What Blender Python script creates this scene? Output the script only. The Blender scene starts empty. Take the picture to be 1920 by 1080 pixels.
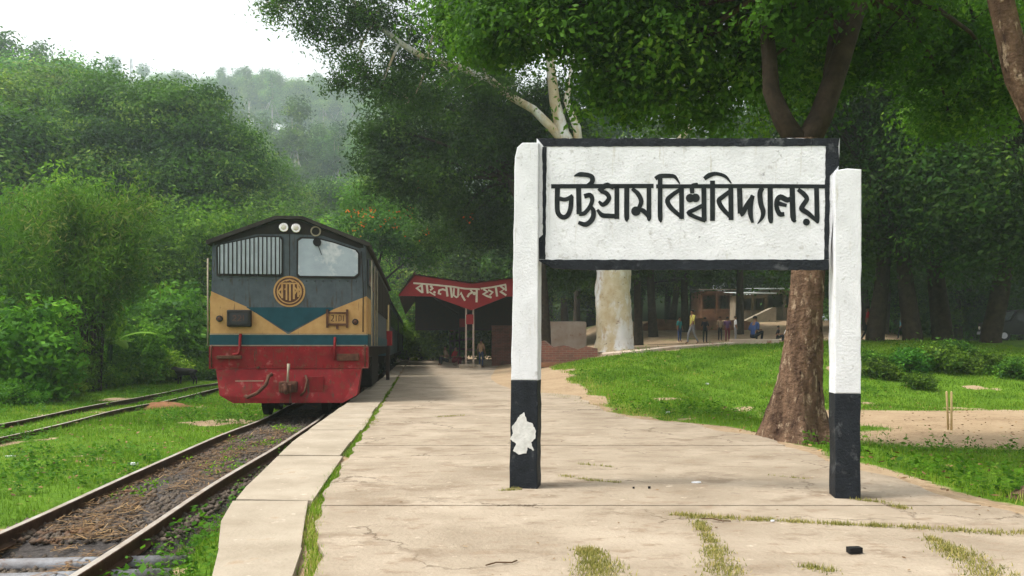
import bpy, bmesh, math, random
import numpy as np
from mathutils import Vector, Matrix

random.seed(7)
rng = np.random.default_rng(11)
SC = bpy.context.scene
COL = SC.collection

# ------------------------------------------------------------------ camera
F = 1493.0           # focal length in photo pixels (photo is 1920 wide)
HOR = 648.0          # horizon row in the photo
CAMZ = 1.05          # eye height above the platform (platform top is z = 0)
cam_d = bpy.data.cameras.new('camera')
cam_d.sensor_width = 36.0
cam_d.lens = 36.0 * F / 1920.0
cam_d.shift_y = (HOR - 540.0) / 1920.0
cam_d.clip_start = 0.05
cam_d.clip_end = 3000
cam = bpy.data.objects.new('camera', cam_d)
COL.objects.link(cam)
cam.location = (0, 0, CAMZ)
cam.rotation_euler = (math.radians(90), 0, 0)
SC.camera = cam

# ------------------------------------------------------------------ sky, sun, exposure
SUN_EL, SUN_AZ = math.radians(60), math.radians(-102)     # azimuth from +Y towards +X
w = bpy.data.worlds.new('World')
SC.world = w
w.use_nodes = True
nt = w.node_tree
nt.nodes.clear()
sky = nt.nodes.new('ShaderNodeTexSky')
sky.sky_type = 'NISHITA'
sky.sun_disc = False
sky.sun_elevation = SUN_EL
sky.sun_rotation = SUN_AZ
sky.air_density = 1.0
sky.dust_density = 4.0
sky.ozone_density = 1.0
hs = nt.nodes.new('ShaderNodeHueSaturation')               # overcast: the blue is veiled by cloud
hs.inputs['Saturation'].default_value = 0.07
hs.inputs['Value'].default_value = 1.0
bgn = nt.nodes.new('ShaderNodeBackground')
bgn.inputs['Strength'].default_value = 0.125
wo = nt.nodes.new('ShaderNodeOutputWorld')
nt.links.new(sky.outputs[0], hs.inputs['Color'])
nt.links.new(hs.outputs[0], bgn.inputs['Color'])
nt.links.new(bgn.outputs[0], wo.inputs['Surface'])

sun_d = bpy.data.lights.new('sun', 'SUN')
sun_d.energy = 1.5
sun_d.angle = math.radians(10)
sun_d.color = (1.0, 0.94, 0.84)
sun = bpy.data.objects.new('sun', sun_d)
COL.objects.link(sun)
sdir = Vector((math.sin(SUN_AZ) * math.cos(SUN_EL), math.cos(SUN_AZ) * math.cos(SUN_EL), math.sin(SUN_EL)))
sun.rotation_euler = sdir.to_track_quat('Z', 'Y').to_euler()
sun.location = (0, 0, 60)

SC.view_settings.view_transform = 'Standard'
SC.view_settings.look = 'None'
SC.view_settings.gamma = 1.0
SC.view_settings.use_curve_mapping = False
SC.view_settings.exposure = 1.42
SC.render.engine = 'CYCLES'
cy = SC.cycles
cy.max_bounces = 6
cy.diffuse_bounces = 3
cy.glossy_bounces = 2
cy.transmission_bounces = 3
cy.transparent_max_bounces = 6
cy.volume_bounces = 1
cy.use_denoising = True
cy.sample_clamp_indirect = 6.0

# ------------------------------------------------------------------ helpers
def sstep(a, b, x):
    t = np.clip((np.asarray(x, float) - a) / (b - a), 0, 1)
    return t * t * (3 - 2 * t)

def P(px, py, Y):
    """photo pixel at depth Y -> world point"""
    return Vector(((px - 960.0) / F * Y, Y, CAMZ - (py - HOR) / F * Y))

def tag(o, label=None, cat=None, group=None, kind=None):
    if label: o['label'] = label
    if cat: o['category'] = cat
    if group: o['group'] = group
    if kind: o['kind'] = kind
    return o

def empty(name, loc=(0, 0, 0), rz=0.0, parent=None):
    o = bpy.data.objects.new(name, None)
    COL.objects.link(o)
    o.location = loc
    o.rotation_euler = (0, 0, rz)
    o.empty_display_size = 0.2
    if parent: o.parent = parent
    return o

def link(name, me, mat=None, parent=None, loc=None, rot=None, scale=None):
    o = bpy.data.objects.new(name, me)
    COL.objects.link(o)
    if mat is not None and len(me.materials) == 0:
        me.materials.append(mat)
    if parent: o.parent = parent
    if loc is not None: o.location = loc
    if rot is not None: o.rotation_euler = rot
    if scale is not None: o.scale = scale if hasattr(scale, '__len__') else (scale,) * 3
    return o

def copy_tree(o, parent=None):
    c = o.copy()
    COL.objects.link(c)
    c.parent = parent
    for ch in list(o.children):
        copy_tree(ch, c)
    return c

class MB:
    def __init__(self):
        self.v, self.f, self.m = [], [], []
    def add(self, vs, fs, mi=0):
        b = len(self.v)
        self.v += [tuple(p) for p in vs]
        self.f += [tuple(b + i for i in f) for f in fs]
        self.m += [mi] * len(fs)
        return self
    def box(self, x0, x1, y0, y1, z0, z1, bev=0.0, mi=0):
        if bev <= 0:
            vs = [(x, y, z) for z in (z0, z1) for y in (y0, y1) for x in (x0, x1)]
            return self.add(vs, [(0, 2, 3, 1), (4, 5, 7, 6), (0, 1, 5, 4), (2, 6, 7, 3), (0, 4, 6, 2), (1, 3, 7, 5)], mi)
        bm = bmesh.new()
        bmesh.ops.create_cube(bm, size=1)
        for v in bm.verts:
            v.co = Vector(((x0 + x1) / 2 + v.co.x * (x1 - x0), (y0 + y1) / 2 + v.co.y * (y1 - y0), (z0 + z1) / 2 + v.co.z * (z1 - z0)))
        bmesh.ops.bevel(bm, geom=bm.edges[:], offset=bev, segments=2, profile=0.6, affect='EDGES')
        bm.verts.index_update()
        self.add([v.co for v in bm.verts], [[v.index for v in f.verts] for f in bm.faces], mi)
        bm.free()
        return self
    def prism(self, poly, fn, d0, d1, mi=0, cap0=True):
        """2D polygon (ccw) extruded; fn(u, v, d) -> 3D point"""
        n = len(poly)
        vs = [fn(u, v, d0) for u, v in poly] + [fn(u, v, d1) for u, v in poly]
        fs = [tuple(range(n, 2 * n))]
        if cap0: fs.append(tuple(reversed(range(n))))
        fs += [(i, (i + 1) % n, n + (i + 1) % n, n + i) for i in range(n)]
        return self.add(vs, fs, mi)
    def tube(self, pts, rad, seg=8, cap=True, mi=0, jitter=0.0):
        pts = [Vector(p) for p in pts]
        if not hasattr(rad, '__len__'): rad = [rad] * len(pts)
        up = Vector((0.13, 0.21, 1)).normalized()
        rings = []
        prev = None
        for i, p in enumerate(pts):
            t = (pts[min(i + 1, len(pts) - 1)] - pts[max(i - 1, 0)])
            if t.length < 1e-9: t = Vector((0, 0, 1))
            t.normalize()
            if prev is None:
                a = t.cross(Vector((1, 0, 0)) if abs(t.x) < 0.8 else Vector((0, 1, 0))).normalized()
            else:
                a = (prev - t * prev.dot(t)).normalized()
            prev = a
            b = t.cross(a)
            ring = []
            for k in range(seg):
                an = 2 * math.pi * k / seg
                r = rad[i] * (1 + (random.uniform(-jitter, jitter) if jitter else 0))
                ring.append(p + (a * math.cos(an) + b * math.sin(an)) * r)
            rings.append(ring)
        vs = [v for r in rings for v in r]
        fs = []
        for i in range(len(rings) - 1):
            for k in range(seg):
                k2 = (k + 1) % seg
                fs.append((i * seg + k, i * seg + k2, (i + 1) * seg + k2, (i + 1) * seg + k))
        if cap:
            fs.append(tuple(reversed(range(seg))))
            fs.append(tuple((len(rings) - 1) * seg + k for k in range(seg)))
        return self.add(vs, fs, mi)
    def mesh(self, name, smooth=False, mats=None):
        me = bpy.data.meshes.new(name)
        me.from_pydata(self.v, [], self.f)
        if mats:
            for mm in mats: me.materials.append(mm)
            me.polygons.foreach_set('material_index', self.m)
        if smooth:
            me.polygons.foreach_set('use_smooth', [True] * len(me.polygons))
        me.update()
        return me
    def build(self, name, mat, parent=None, smooth=False, loc=None, rot=None):
        me = self.mesh(name, smooth)
        return link(name, me, mat, parent, loc, rot)

# ------------------------------------------------------------------ materials
MATS = {}
def new_mat(name):
    m = bpy.data.materials.new(name)
    m.use_nodes = True
    n = m.node_tree.nodes
    n.clear()
    out = n.new('ShaderNodeOutputMaterial')
    MATS[name] = m
    return m, n, m.node_tree.links, out

def ramp(n, stops, interp='LINEAR'):
    r = n.new('ShaderNodeValToRGB')
    r.color_ramp.interpolation = interp
    els = r.color_ramp.elements
    while len(els) < len(stops): els.new(0.5)
    for e, (p, c) in zip(els, stops):
        e.position = p
        e.color = (*c, 1) if len(c) == 3 else c
    return r

def noise(n, l, scale, detail=4, rough=0.55, coord='Object', vec=None, stretch=None):
    t = n.new('ShaderNodeTexNoise')
    t.inputs['Scale'].default_value = scale
    t.inputs['Detail'].default_value = detail
    t.inputs['Roughness'].default_value = rough
    tc = n.new('ShaderNodeTexCoord')
    src = tc.outputs[coord]
    if stretch:
        mp = n.new('ShaderNodeMapping')
        mp.inputs['Scale'].default_value = stretch
        l.new(src, mp.inputs[0])
        src = mp.outputs[0]
    l.new(src, t.inputs['Vector'])
    return t

def mixc(n, l, fac, a, b, mode='MIX'):
    mx = n.new('ShaderNodeMix')
    mx.data_type = 'RGBA'
    mx.blend_type = mode
    for sock, val in ((mx.inputs[0], fac), (mx.inputs[6], a), (mx.inputs[7], b)):
        if hasattr(val, 'links') or isinstance(val, bpy.types.NodeSocket):
            l.new(val, sock)
        elif isinstance(val, (tuple, list)):
            sock.default_value = (*val, 1) if len(val) == 3 else val
        else:
            sock.default_value = val
    return mx.outputs[2]

def surf(name, base, var=None, scale=6.0, rough=0.75, bump=0.0, bscale=40.0, spec=0.12, metal=0.0, stains=None, coord='Object', stretch=None, bdist=0.02, cracks=0):
    """weathered surface: base colour broken up by noise, optional stain layer (colour, threshold, scale), chips, bump"""
    m, n, l, out = new_mat(name)
    b = n.new('ShaderNodeBsdfPrincipled')
    b.inputs['Roughness'].default_value = rough
    b.inputs['Specular IOR Level'].default_value = spec
    b.inputs['Metallic'].default_value = metal
    var = var or tuple(c * 0.72 for c in base)
    t = noise(n, l, scale, 6, 0.62, coord, stretch=stretch)
    r = ramp(n, [(0.32, var), (0.68, base)])
    l.new(t.outputs['Fac'], r.inputs[0])
    colr = r.outputs[0]
    for st in (stains or []):
        c, th, sc = st[:3]
        t2 = noise(n, l, sc, 5, 0.65, coord, stretch=st[3] if len(st) > 3 else None)
        r2 = ramp(n, [(th, (0, 0, 0)), (min(th + 0.10, 1), (1, 1, 1))])
        l.new(t2.outputs['Fac'], r2.inputs[0])
        colr = mixc(n, l, r2.outputs[0], colr, c)
    if cracks:
        vo = n.new('ShaderNodeTexVoronoi'); vo.feature = 'DISTANCE_TO_EDGE'; vo.inputs['Scale'].default_value = cracks
        tc2 = n.new('ShaderNodeTexCoord'); nz = noise(n, l, 2.2, 6, .7)
        va = n.new('ShaderNodeVectorMath'); va.operation = 'MULTIPLY_ADD'
        va.inputs[1].default_value = (.55, .55, .55); l.new(nz.outputs['Color'], va.inputs[0]); l.new(tc2.outputs[coord], va.inputs[2])
        l.new(va.outputs[0], vo.inputs['Vector'])
        rc = ramp(n, [(0.0, (1, 1, 1)), (0.012, (0, 0, 0))]); l.new(vo.outputs['Distance'], rc.inputs[0])
        nm_ = noise(n, l, .9, 3); rm_ = ramp(n, [(.48, (0, 0, 0)), (.58, (1, 1, 1))]); l.new(nm_.outputs['Fac'], rm_.inputs[0])
        mm = n.new('ShaderNodeMath'); mm.operation = 'MULTIPLY'; l.new(rc.outputs[0], mm.inputs[0]); l.new(rm_.outputs[0], mm.inputs[1])
        colr = mixc(n, l, mm.outputs[0], colr, (.11, .08, .055))
    l.new(colr, b.inputs['Base Color'])
    if bump:
        t3 = noise(n, l, bscale, 5, 0.6, coord)
        bp = n.new('ShaderNodeBump')
        bp.inputs['Strength'].default_value = bump
        bp.inputs['Distance'].default_value = bdist
        l.new(t3.outputs['Fac'], bp.inputs['Height'])
        l.new(bp.outputs[0], b.inputs['Normal'])
    l.new(b.outputs[0], out.inputs['Surface'])
    return m

def leaf_mat(name, dark, light, accent=None, trans=0.35, rough=0.55, objvar=0.38):
    m, n, l, out = new_mat(name)
    at = n.new('ShaderNodeAttribute')
    at.attribute_name = 'tint'
    stops = [(0.0, dark), (0.75, light)]
    if accent: stops.append((1.0, accent))
    r = ramp(n, stops)
    l.new(at.outputs['Fac'], r.inputs[0])
    oi = n.new('ShaderNodeObjectInfo')
    mr = n.new('ShaderNodeMapRange')
    mr.inputs[3].default_value = 1 - objvar
    mr.inputs[4].default_value = 1 + objvar
    l.new(oi.outputs['Random'], mr.inputs[0])
    hsv = n.new('ShaderNodeHueSaturation')
    l.new(mr.outputs[0], hsv.inputs['Value'])
    if objvar:
        wn = n.new('ShaderNodeTexWhiteNoise'); wn.noise_dimensions = '1D'; l.new(oi.outputs['Random'], wn.inputs['W'])
        mh = n.new('ShaderNodeMapRange'); mh.inputs[3].default_value = 0.470; mh.inputs[4].default_value = 0.522
        l.new(wn.outputs['Value'], mh.inputs[0]); l.new(mh.outputs[0], hsv.inputs['Hue'])
    l.new(r.outputs[0], hsv.inputs['Color'])
    b = n.new('ShaderNodeBsdfPrincipled')
    b.inputs['Roughness'].default_value = rough
    b.inputs['Specular IOR Level'].default_value = 0.09
    l.new(hsv.outputs[0], b.inputs['Base Color'])
    tr = n.new('ShaderNodeBsdfTranslucent')
    tcol = mixc(n, l, 0.5, hsv.outputs[0], (0.12, 0.29, 0.015))
    l.new(tcol, tr.inputs['Color'])
    mx = n.new('ShaderNodeMixShader')
    mx.inputs[0].default_value = trans
    l.new(b.outputs[0], mx.inputs[1])
    l.new(tr.outputs[0], mx.inputs[2])
    l.new(mx.outputs[0], out.inputs['Surface'])
    return m

leaf_mat('leaf_rain', (0.012, 0.048, 0.004), (0.082, 0.195, 0.018), (0.19, 0.33, 0.04), trans=0.45, objvar=0)
leaf_mat('leaf_dark', (0.007, 0.026, 0.004), (0.030, 0.080, 0.010), (0.075, 0.16, 0.018), trans=0.25)
leaf_mat('leaf_gum', (0.012, 0.036, 0.005), (0.065, 0.140, 0.014), (0.12, 0.24, 0.03), trans=0.35, objvar=0)
leaf_mat('leaf_bright', (0.026, 0.085, 0.006), (0.125, 0.290, 0.016), (0.24, 0.40, 0.04), trans=0.42)
leaf_mat('leaf_bamboo', (0.022, 0.070, 0.006), (0.150, 0.290, 0.016), (0.30, 0.30, 0.07), trans=0.4)
leaf_mat('leaf_hill', (0.014, 0.050, 0.006), (0.115, 0.250, 0.022), (0.26, 0.38, 0.05), trans=0.34)
leaf_mat('grass_blade', (0.050, 0.120, 0.008), (0.185, 0.300, 0.018), (0.40, 0.36, 0.10), trans=0.4, objvar=0.0)
leaf_mat('dry_grass', (0.15, 0.15, 0.035), (0.33, 0.28, 0.09), (0.45, 0.34, 0.14), trans=0.3, objvar=0.0)
leaf_mat('flower', (0.50, 0.06, 0.01), (0.75, 0.14, 0.02), trans=0.3)
leaf_mat('straw', (0.07, 0.036, 0.016), (0.20, 0.115, 0.05), (0.32, 0.21, 0.10), trans=0.0, objvar=0.0)

surf('bark_brown', (0.190, 0.118, 0.075), (0.050, 0.029, 0.020), 11, 0.9, 1.0, 22, stretch=(1, 1, 0.30), stains=[((0.34, 0.25, 0.17), 0.56, 13, (1, 1, .45)), ((0.022, 0.012, 0.009), 0.60, 17, (1, 1, .25))], bdist=.06)
surf('bark_pale', (0.52, 0.46, 0.34), (0.38, 0.29, 0.16), 2.2, 0.85, 0.35, 18, stains=[((0.60, 0.59, 0.56), 0.47, 1.1, (1, 1, .5)), ((0.30, 0.17, 0.07), 0.61, 2.6, (1, 1, .5)), ((0.05, 0.03, 0.02), 0.63, 8.0), ((0.03, 0.02, 0.015), 0.66, 14.0)])
surf('bark_dark', (0.055, 0.040, 0.028), (0.020, 0.015, 0.011), 7, 0.9, 0.8, 22)
surf('sign_white', (0.70, 0.71, 0.74), (0.58, 0.59, 0.61), 6, 0.62, 0.28, 60,
     stains=[((0.46, 0.46, 0.46), 0.60, 15), ((0.30, 0.30, 0.31), 0.635, 28), ((0.40, 0.40, 0.40), 0.62, 52), ((0.62, 0.44, 0.27), 0.70, 4), ((0.50, 0.49, 0.46), 0.60, 5, (5, 5, .45))])
surf('sign_black', (0.020, 0.024, 0.030), (0.011, 0.013, 0.016), 10, 0.55, 0.6, 60, spec=0.10, stains=[((0.07, 0.075, 0.08), 0.58, 9), ((0.50, 0.50, 0.48), 0.70, 30)])
surf('letter_black', (0.012, 0.015, 0.017), (0.026, 0.030, 0.032), 18, 0.7, spec=.05, stains=[((0.09, 0.095, 0.1), 0.66, 40)])
surf('chip_white', (0.66, 0.66, 0.64), (0.48, 0.48, 0.46), 22, 0.8, 0.3, 60)
surf('concrete', (0.370, 0.307, 0.235), (0.240, 0.192, 0.140), 1.3, 0.92, 0.6, 30, spec=0.12,
     stains=[((0.215, 0.165, 0.118), 0.55, 2.0, (0.75, 1.15, 1)), ((0.25, 0.19, 0.135), 0.55, 6.5, (0.7, 1.2, 1)), ((0.44, 0.37, 0.29), 0.62, 9), ((0.24, 0.17, 0.11), 0.62, 24, (.5, 1.4, 1)), ((0.15, 0.10, 0.065), 0.68, 38), ((0.48, 0.41, 0.33), 0.68, 60)], cracks=.75)
surf('coping', (0.375, 0.32, 0.25), (0.26, 0.215, 0.16), 2.0, 0.92, 0.4, 34, spec=0.15,
     stains=[((0.30, 0.225, 0.155), 0.60, 4), ((0.56, 0.48, 0.39), 0.62, 9), ((0.24, 0.17, 0.11), 0.64, 26), ((0.15, 0.10, 0.065), 0.71, 40)])
surf('concrete_face', (0.30, 0.25, 0.19), (0.12, 0.10, 0.07), 3, 0.95, 0.5, 20)
surf('rail_side', (0.085, 0.048, 0.030), (0.045, 0.026, 0.018), 8, 0.85, 0.3, 40)
surf('rail_top', (0.46, 0.42, 0.38), (0.30, 0.24, 0.19), 5, 0.45, 0, metal=0.3)
surf('sleeper_steel', (0.26, 0.27, 0.29), (0.13, 0.12, 0.12), 6, 0.6, 0.3, 40, metal=0.2, stains=[((0.16, 0.08, 0.04), 0.62, 9)])
surf('sleeper_wood', (0.075, 0.055, 0.042), (0.035, 0.026, 0.02), 7, 0.95, 0.5, 40)
surf('ballast', (0.085, 0.075, 0.070), (0.030, 0.026, 0.025), 26, 0.95, 0.9, 30, stains=[((0.15, 0.085, 0.045), 0.57, 4)])
surf('stone', (0.135, 0.108, 0.085), (0.048, 0.038, 0.031), 9, 0.95, stains=[((0.17, 0.09, 0.05), 0.6, 1.1)], coord='Object')
surf('loco_grey', (0.085, 0.105, 0.120), (0.058, 0.070, 0.080), 5, 0.55, 0.08, 60, stains=[((0.060, 0.042, 0.030), 0.555, 5, (3.5, 3.5, .35)), ((0.085, 0.075, 0.06), 0.66, 7)])
surf('loco_dark', (0.018, 0.019, 0.020), (0.030, 0.026, 0.022), 6, 0.6)
surf('loco_roof', (0.050, 0.046, 0.040), (0.024, 0.022, 0.020), 4, 0.8, 0.2, 40)
surf('loco_beige', (0.46, 0.285, 0.120), (0.36, 0.20, 0.075), 5, 0.55, 0.08, 60, stains=[((0.060, 0.042, 0.030), 0.63, 5, (3.5, 3.5, .35)), ((0.20, 0.095, 0.04), 0.66, 9)])
surf('loco_teal', (0.014, 0.062, 0.082), (0.010, 0.045, 0.060), 5, 0.5)
surf('loco_red', (0.235, 0.013, 0.018), (0.125, 0.010, 0.012), 4, 0.55, 0.1, 50, stains=[((0.060, 0.042, 0.030), 0.57, 5, (3.5, 3.5, .35)), ((0.14, 0.030, 0.02), 0.55, 6), ((0.12, 0.06, 0.035), 0.60, 14), ((0.26, 0.10, 0.09), 0.60, 4)])
surf('loco_rust', (0.12, 0.055, 0.035), (0.055, 0.028, 0.02), 14, 0.85, 0.3, 60)
surf('loco_line', (0.33, 0.29, 0.21), (0.22, 0.19, 0.14), 9, 0.6)
surf('under', (0.020, 0.018, 0.016), (0.010, 0.009, 0.008), 7, 0.85)
surf('chrome', (0.75, 0.74, 0.70), (0.60, 0.58, 0.54), 9, 0.22, metal=0.85)
surf('lamp_glass', (0.72, 0.68, 0.58), (0.55, 0.5, 0.42), 14, 0.15, spec=0.6)
surf('pane', (0.34, 0.40, 0.44), (0.24, 0.29, 0.33), 2.2, 0.12, spec=0.6, stains=[((0.50, 0.52, 0.54), 0.52, 1.7), ((0.26, 0.25, 0.22), 0.66, 9)])  # broad pale layer is a reflection painted into the glass colour
surf('shutter', (0.46, 0.52, 0.57), (0.36, 0.41, 0.45), 6, 0.5)
surf('coach_body', (0.030, 0.060, 0.075), (0.022, 0.04, 0.05), 3, 0.6, stains=[((0.07, 0.055, 0.04), 0.6, 4)])
surf('coach_cream', (0.40, 0.33, 0.20), (0.30, 0.24, 0.14), 4, 0.65)
surf('glass_dark', (0.015, 0.018, 0.020), (0.022, 0.025, 0.027), 3, 0.12, spec=0.6)
surf('shed_red', (0.30, 0.030, 0.032), (0.22, 0.024, 0.026), 2, 0.75, 0.1, 30, stains=[((0.10, 0.02, 0.02), 0.66, 4)])
surf('paint_cream', (0.66, 0.62, 0.48), (0.55, 0.5, 0.38), 9, 0.7)
surf('tin_rust', (0.16, 0.085, 0.055), (0.08, 0.05, 0.04), 3, 0.8, 0.2, 20)
surf('tin_pale', (0.48, 0.52, 0.50), (0.36, 0.38, 0.36), 2, 0.55, 0.1, 20, stains=[((0.22, 0.15, 0.1), 0.64, 2)])
surf('iron_dark', (0.030, 0.028, 0.028), (0.05, 0.03, 0.022), 6, 0.7)
surf('plaster', (0.31, 0.26, 0.19), (0.20, 0.165, 0.12), 1.2, 0.9, 0.2, 20, stains=[((0.12, 0.10, 0.07), 0.62, 2)])
surf('plaster_pale', (0.44, 0.36, 0.29), (0.33, 0.24, 0.18), 1.6, 0.9, 0.3, 20, stains=[((0.22, 0.09, 0.05), 0.60, 2.4)])
surf('thatch', (0.30, 0.265, 0.19), (0.20, 0.17, 0.12), 6, 0.95, 0.5, 30)
surf('asphalt', (0.115, 0.110, 0.108), (0.085, 0.08, 0.078), 2, 0.9, 0.3, 60)
surf('wood_pale', (0.50, 0.39, 0.20), (0.38, 0.28, 0.13), 8, 0.7)
surf('black_plastic', (0.010, 0.010, 0.011), (0.016, 0.016, 0.016), 9, 0.5)
surf('paper', (0.72, 0.73, 0.76), (0.6, 0.6, 0.62), 12, 0.8)
surf('skin', (0.20, 0.105, 0.062), (0.16, 0.085, 0.05), 9, 0.6)
surf('hair', (0.010, 0.008, 0.007), (0.016, 0.013, 0.012), 20, 0.5)
surf('fur_black', (0.012, 0.011, 0.011), (0.022, 0.02, 0.019), 14, 0.8)
surf('soil', (0.24, 0.115, 0.055), (0.14, 0.07, 0.035), 5, 0.95, 0.6, 30)
surf('clay_bank', (0.28, 0.15, 0.085), (0.17, 0.08, 0.05), 1.5, 0.95, 0.5, 12, stains=[((0.06, 0.09, 0.02), 0.60, 2.0)])
surf('steel_grey', (0.30, 0.31, 0.32), (0.22, 0.23, 0.24), 4, 0.6)
surf('car_white', (0.68, 0.68, 0.66), (0.6, 0.6, 0.58), 3, 0.3, spec=0.5)
surf('car_black', (0.010, 0.010, 0.011), (0.014, 0.014, 0.014), 3, 0.4, spec=0.15)
surf('tyre', (0.012, 0.012, 0.012), (0.02, 0.019, 0.018), 9, 0.9)
for nm, c in dict(c_teal=(0.02, 0.20, 0.20), c_yellow=(0.48, 0.42, 0.10), c_dark=(0.022, 0.022, 0.03), c_white=(0.62, 0.62, 0.63),
                  c_purple=(0.10, 0.05, 0.12), c_beige=(0.34, 0.22, 0.12), c_red=(0.34, 0.025, 0.035), c_blue=(0.035, 0.06, 0.15),
                  c_grey=(0.20, 0.20, 0.21), c_jeans=(0.04, 0.055, 0.10), c_green=(0.03, 0.11, 0.06), c_cyan=(0.12, 0.33, 0.40),
                  c_tan=(0.27, 0.20, 0.13), c_maroon=(0.16, 0.03, 0.04)).items():
    surf(nm, c, tuple(x * 0.8 for x in c), 12, 0.85)

def brick_mat():
    m, n, l, out = new_mat('brick')
    b = n.new('ShaderNodeBsdfPrincipled')
    b.inputs['Roughness'].default_value = 0.9
    tc = n.new('ShaderNodeTexCoord')
    br = n.new('ShaderNodeTexBrick')
    br.inputs['Scale'].default_value = 1.0
    br.inputs['Brick Width'].default_value = 0.25
    br.inputs['Row Height'].default_value = 0.08
    br.inputs['Mortar Size'].default_value = 0.008
    br.inputs['Color1'].default_value = (0.20, 0.062, 0.040, 1)
    br.inputs['Color2'].default_value = (0.13, 0.045, 0.032, 1)
    br.inputs['Mortar'].default_value = (0.18, 0.13, 0.10, 1)
    mp = n.new('ShaderNodeMapping')
    mp.inputs['Rotation'].default_value = (math.radians(90), 0, 0)
    l.new(tc.outputs['Object'], mp.inputs[0])
    l.new(mp.outputs[0], br.inputs['Vector'])
    t = noise(n, l, 3, 5)
    r = ramp(n, [(0.5, (0, 0, 0)), (0.7, (1, 1, 1))])
    l.new(t.outputs['Fac'], r.inputs[0])
    c = mixc(n, l, r.outputs[0], br.outputs['Color'], (0.09, 0.05, 0.035))
    l.new(c, b.inputs['Base Color'])
    l.new(b.outputs[0], out.inputs['Surface'])
brick_mat()

def ground_mat():
    m, n, l, out = new_mat('ground')
    b = n.new('ShaderNodeBsdfPrincipled')
    b.inputs['Roughness'].default_value = 0.95
    b.inputs['Specular IOR Level'].default_value = 0.1
    at = n.new('ShaderNodeAttribute')
    at.attribute_name = 'dirt'
    t = noise(n, l, 1.1, 6, 0.65)
    t2 = noise(n, l, 14, 5, 0.65)
    gr = ramp(n, [(0.30, (0.035, 0.080, 0.008)), (0.55, (0.095, 0.185, 0.012)), (0.78, (0.190, 0.235, 0.035))])
    ad = n.new('ShaderNodeMath'); ad.operation = 'MULTIPLY_ADD'
    ad.inputs[1].default_value = 0.5
    hf = n.new('ShaderNodeMath'); hf.operation = 'MULTIPLY'; hf.inputs[1].default_value = 0.5
    l.new(t2.outputs['Fac'], hf.inputs[0])
    l.new(t.outputs['Fac'], ad.inputs[0]); l.new(hf.outputs[0], ad.inputs[2])
    l.new(ad.outputs[0], gr.inputs[0])
    dr = ramp(n, [(0.32, (0.20, 0.130, 0.078)), (0.52, (0.33, 0.240, 0.150)), (0.75, (0.42, 0.33, 0.22))])
    l.new(ad.outputs[0], dr.inputs[0])
    # ragged transition
    sm = n.new('ShaderNodeMath'); sm.operation = 'ADD'
    cen = n.new('ShaderNodeMath'); cen.operation = 'MULTIPLY_ADD'; cen.inputs[1].default_value = 1.1; cen.inputs[2].default_value = -0.55
    l.new(ad.outputs[0], cen.inputs[0])
    l.new(at.outputs['Fac'], sm.inputs[0]); l.new(cen.outputs[0], sm.inputs[1])
    rr = ramp(n, [(0.42, (0, 0, 0)), (0.58, (1, 1, 1))])
    l.new(sm.outputs[0], rr.inputs[0])
    c = mixc(n, l, rr.outputs[0], gr.outputs[0], dr.outputs[0])
    aw = n.new('ShaderNodeAttribute'); aw.attribute_name = 'wood'
    c = mixc(n, l, aw.outputs['Fac'], c, (0.030, 0.055, 0.014))      # leaf litter and undergrowth of the wood
    l.new(c, b.inputs['Base Color'])
    bp = n.new('ShaderNodeBump'); bp.inputs['Strength'].default_value = 0.6; bp.inputs['Distance'].default_value = 0.04
    l.new(t2.outputs['Fac'], bp.inputs['Height'])
    l.new(bp.outputs[0], b.inputs['Normal'])
    l.new(b.outputs[0], out.inputs['Surface'])
ground_mat()
M = MATS

# ------------------------------------------------------------------ the lie of the land
TRK = 0.12                                   # the line drifts 0.12 m to -X for each metre of +Y
RAILZ = -0.30
def track_x(y):
    y = np.asarray(y, float)
    return -4.09 - np.where(y < 14.65, 0.098, TRK) * (y - 14.65)
def track2_x(y): return -8.42 - 0.125 * (np.asarray(y, float) - 13.0)
EDGE_Y = [-4, 2.0, 3.67, 5.17, 8.96, 14.8, 25.7, 45, 80]
EDGE_X = [0.6, -0.85, -1.38, -1.86, -2.43, -3.05, -4.20, -6.45, -10.6]
STRIP_Y = [-4, 3.65, 5.35, 7.54, 10.97, 20.2, 45, 80]
STRIP_X = [-0.72, -0.95, -1.34, -1.60, -1.98, -3.06, -6.0, -10.2]
PR_Y = [-4, 4.95, 5.8, 6.7, 7.47, 8.6, 9.3, 9.75, 10.8, 11.6, 13.2, 17, 22, 30, 38, 60]
PR_X = [3.9, 3.16, 3.03, 2.95, 2.88, 2.90, 2.82, 2.58, 2.36, 1.72, 1.46, 1.36, 1.22, 0.95, 1.3, 0.0]
def edge_x(y):  return np.interp(y, EDGE_Y, EDGE_X)
def strip_x(y): return np.interp(y, STRIP_Y, STRIP_X)
def pr_x(y):    return np.interp(y, PR_Y, PR_X)

def vnoise(x, y, s, seed=0):
    x = np.asarray(x, float) / s; y = np.asarray(y, float) / s
    return (np.sin(x * 1.7 + seed) * np.cos(y * 1.3 - seed * 2.1) + np.sin(x * 3.1 - y * 2.3 + seed * 1.7) * 0.5 + np.sin(x * 0.9 + y * 1.9 + seed * .3) * 0.7) / 2.2

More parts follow.
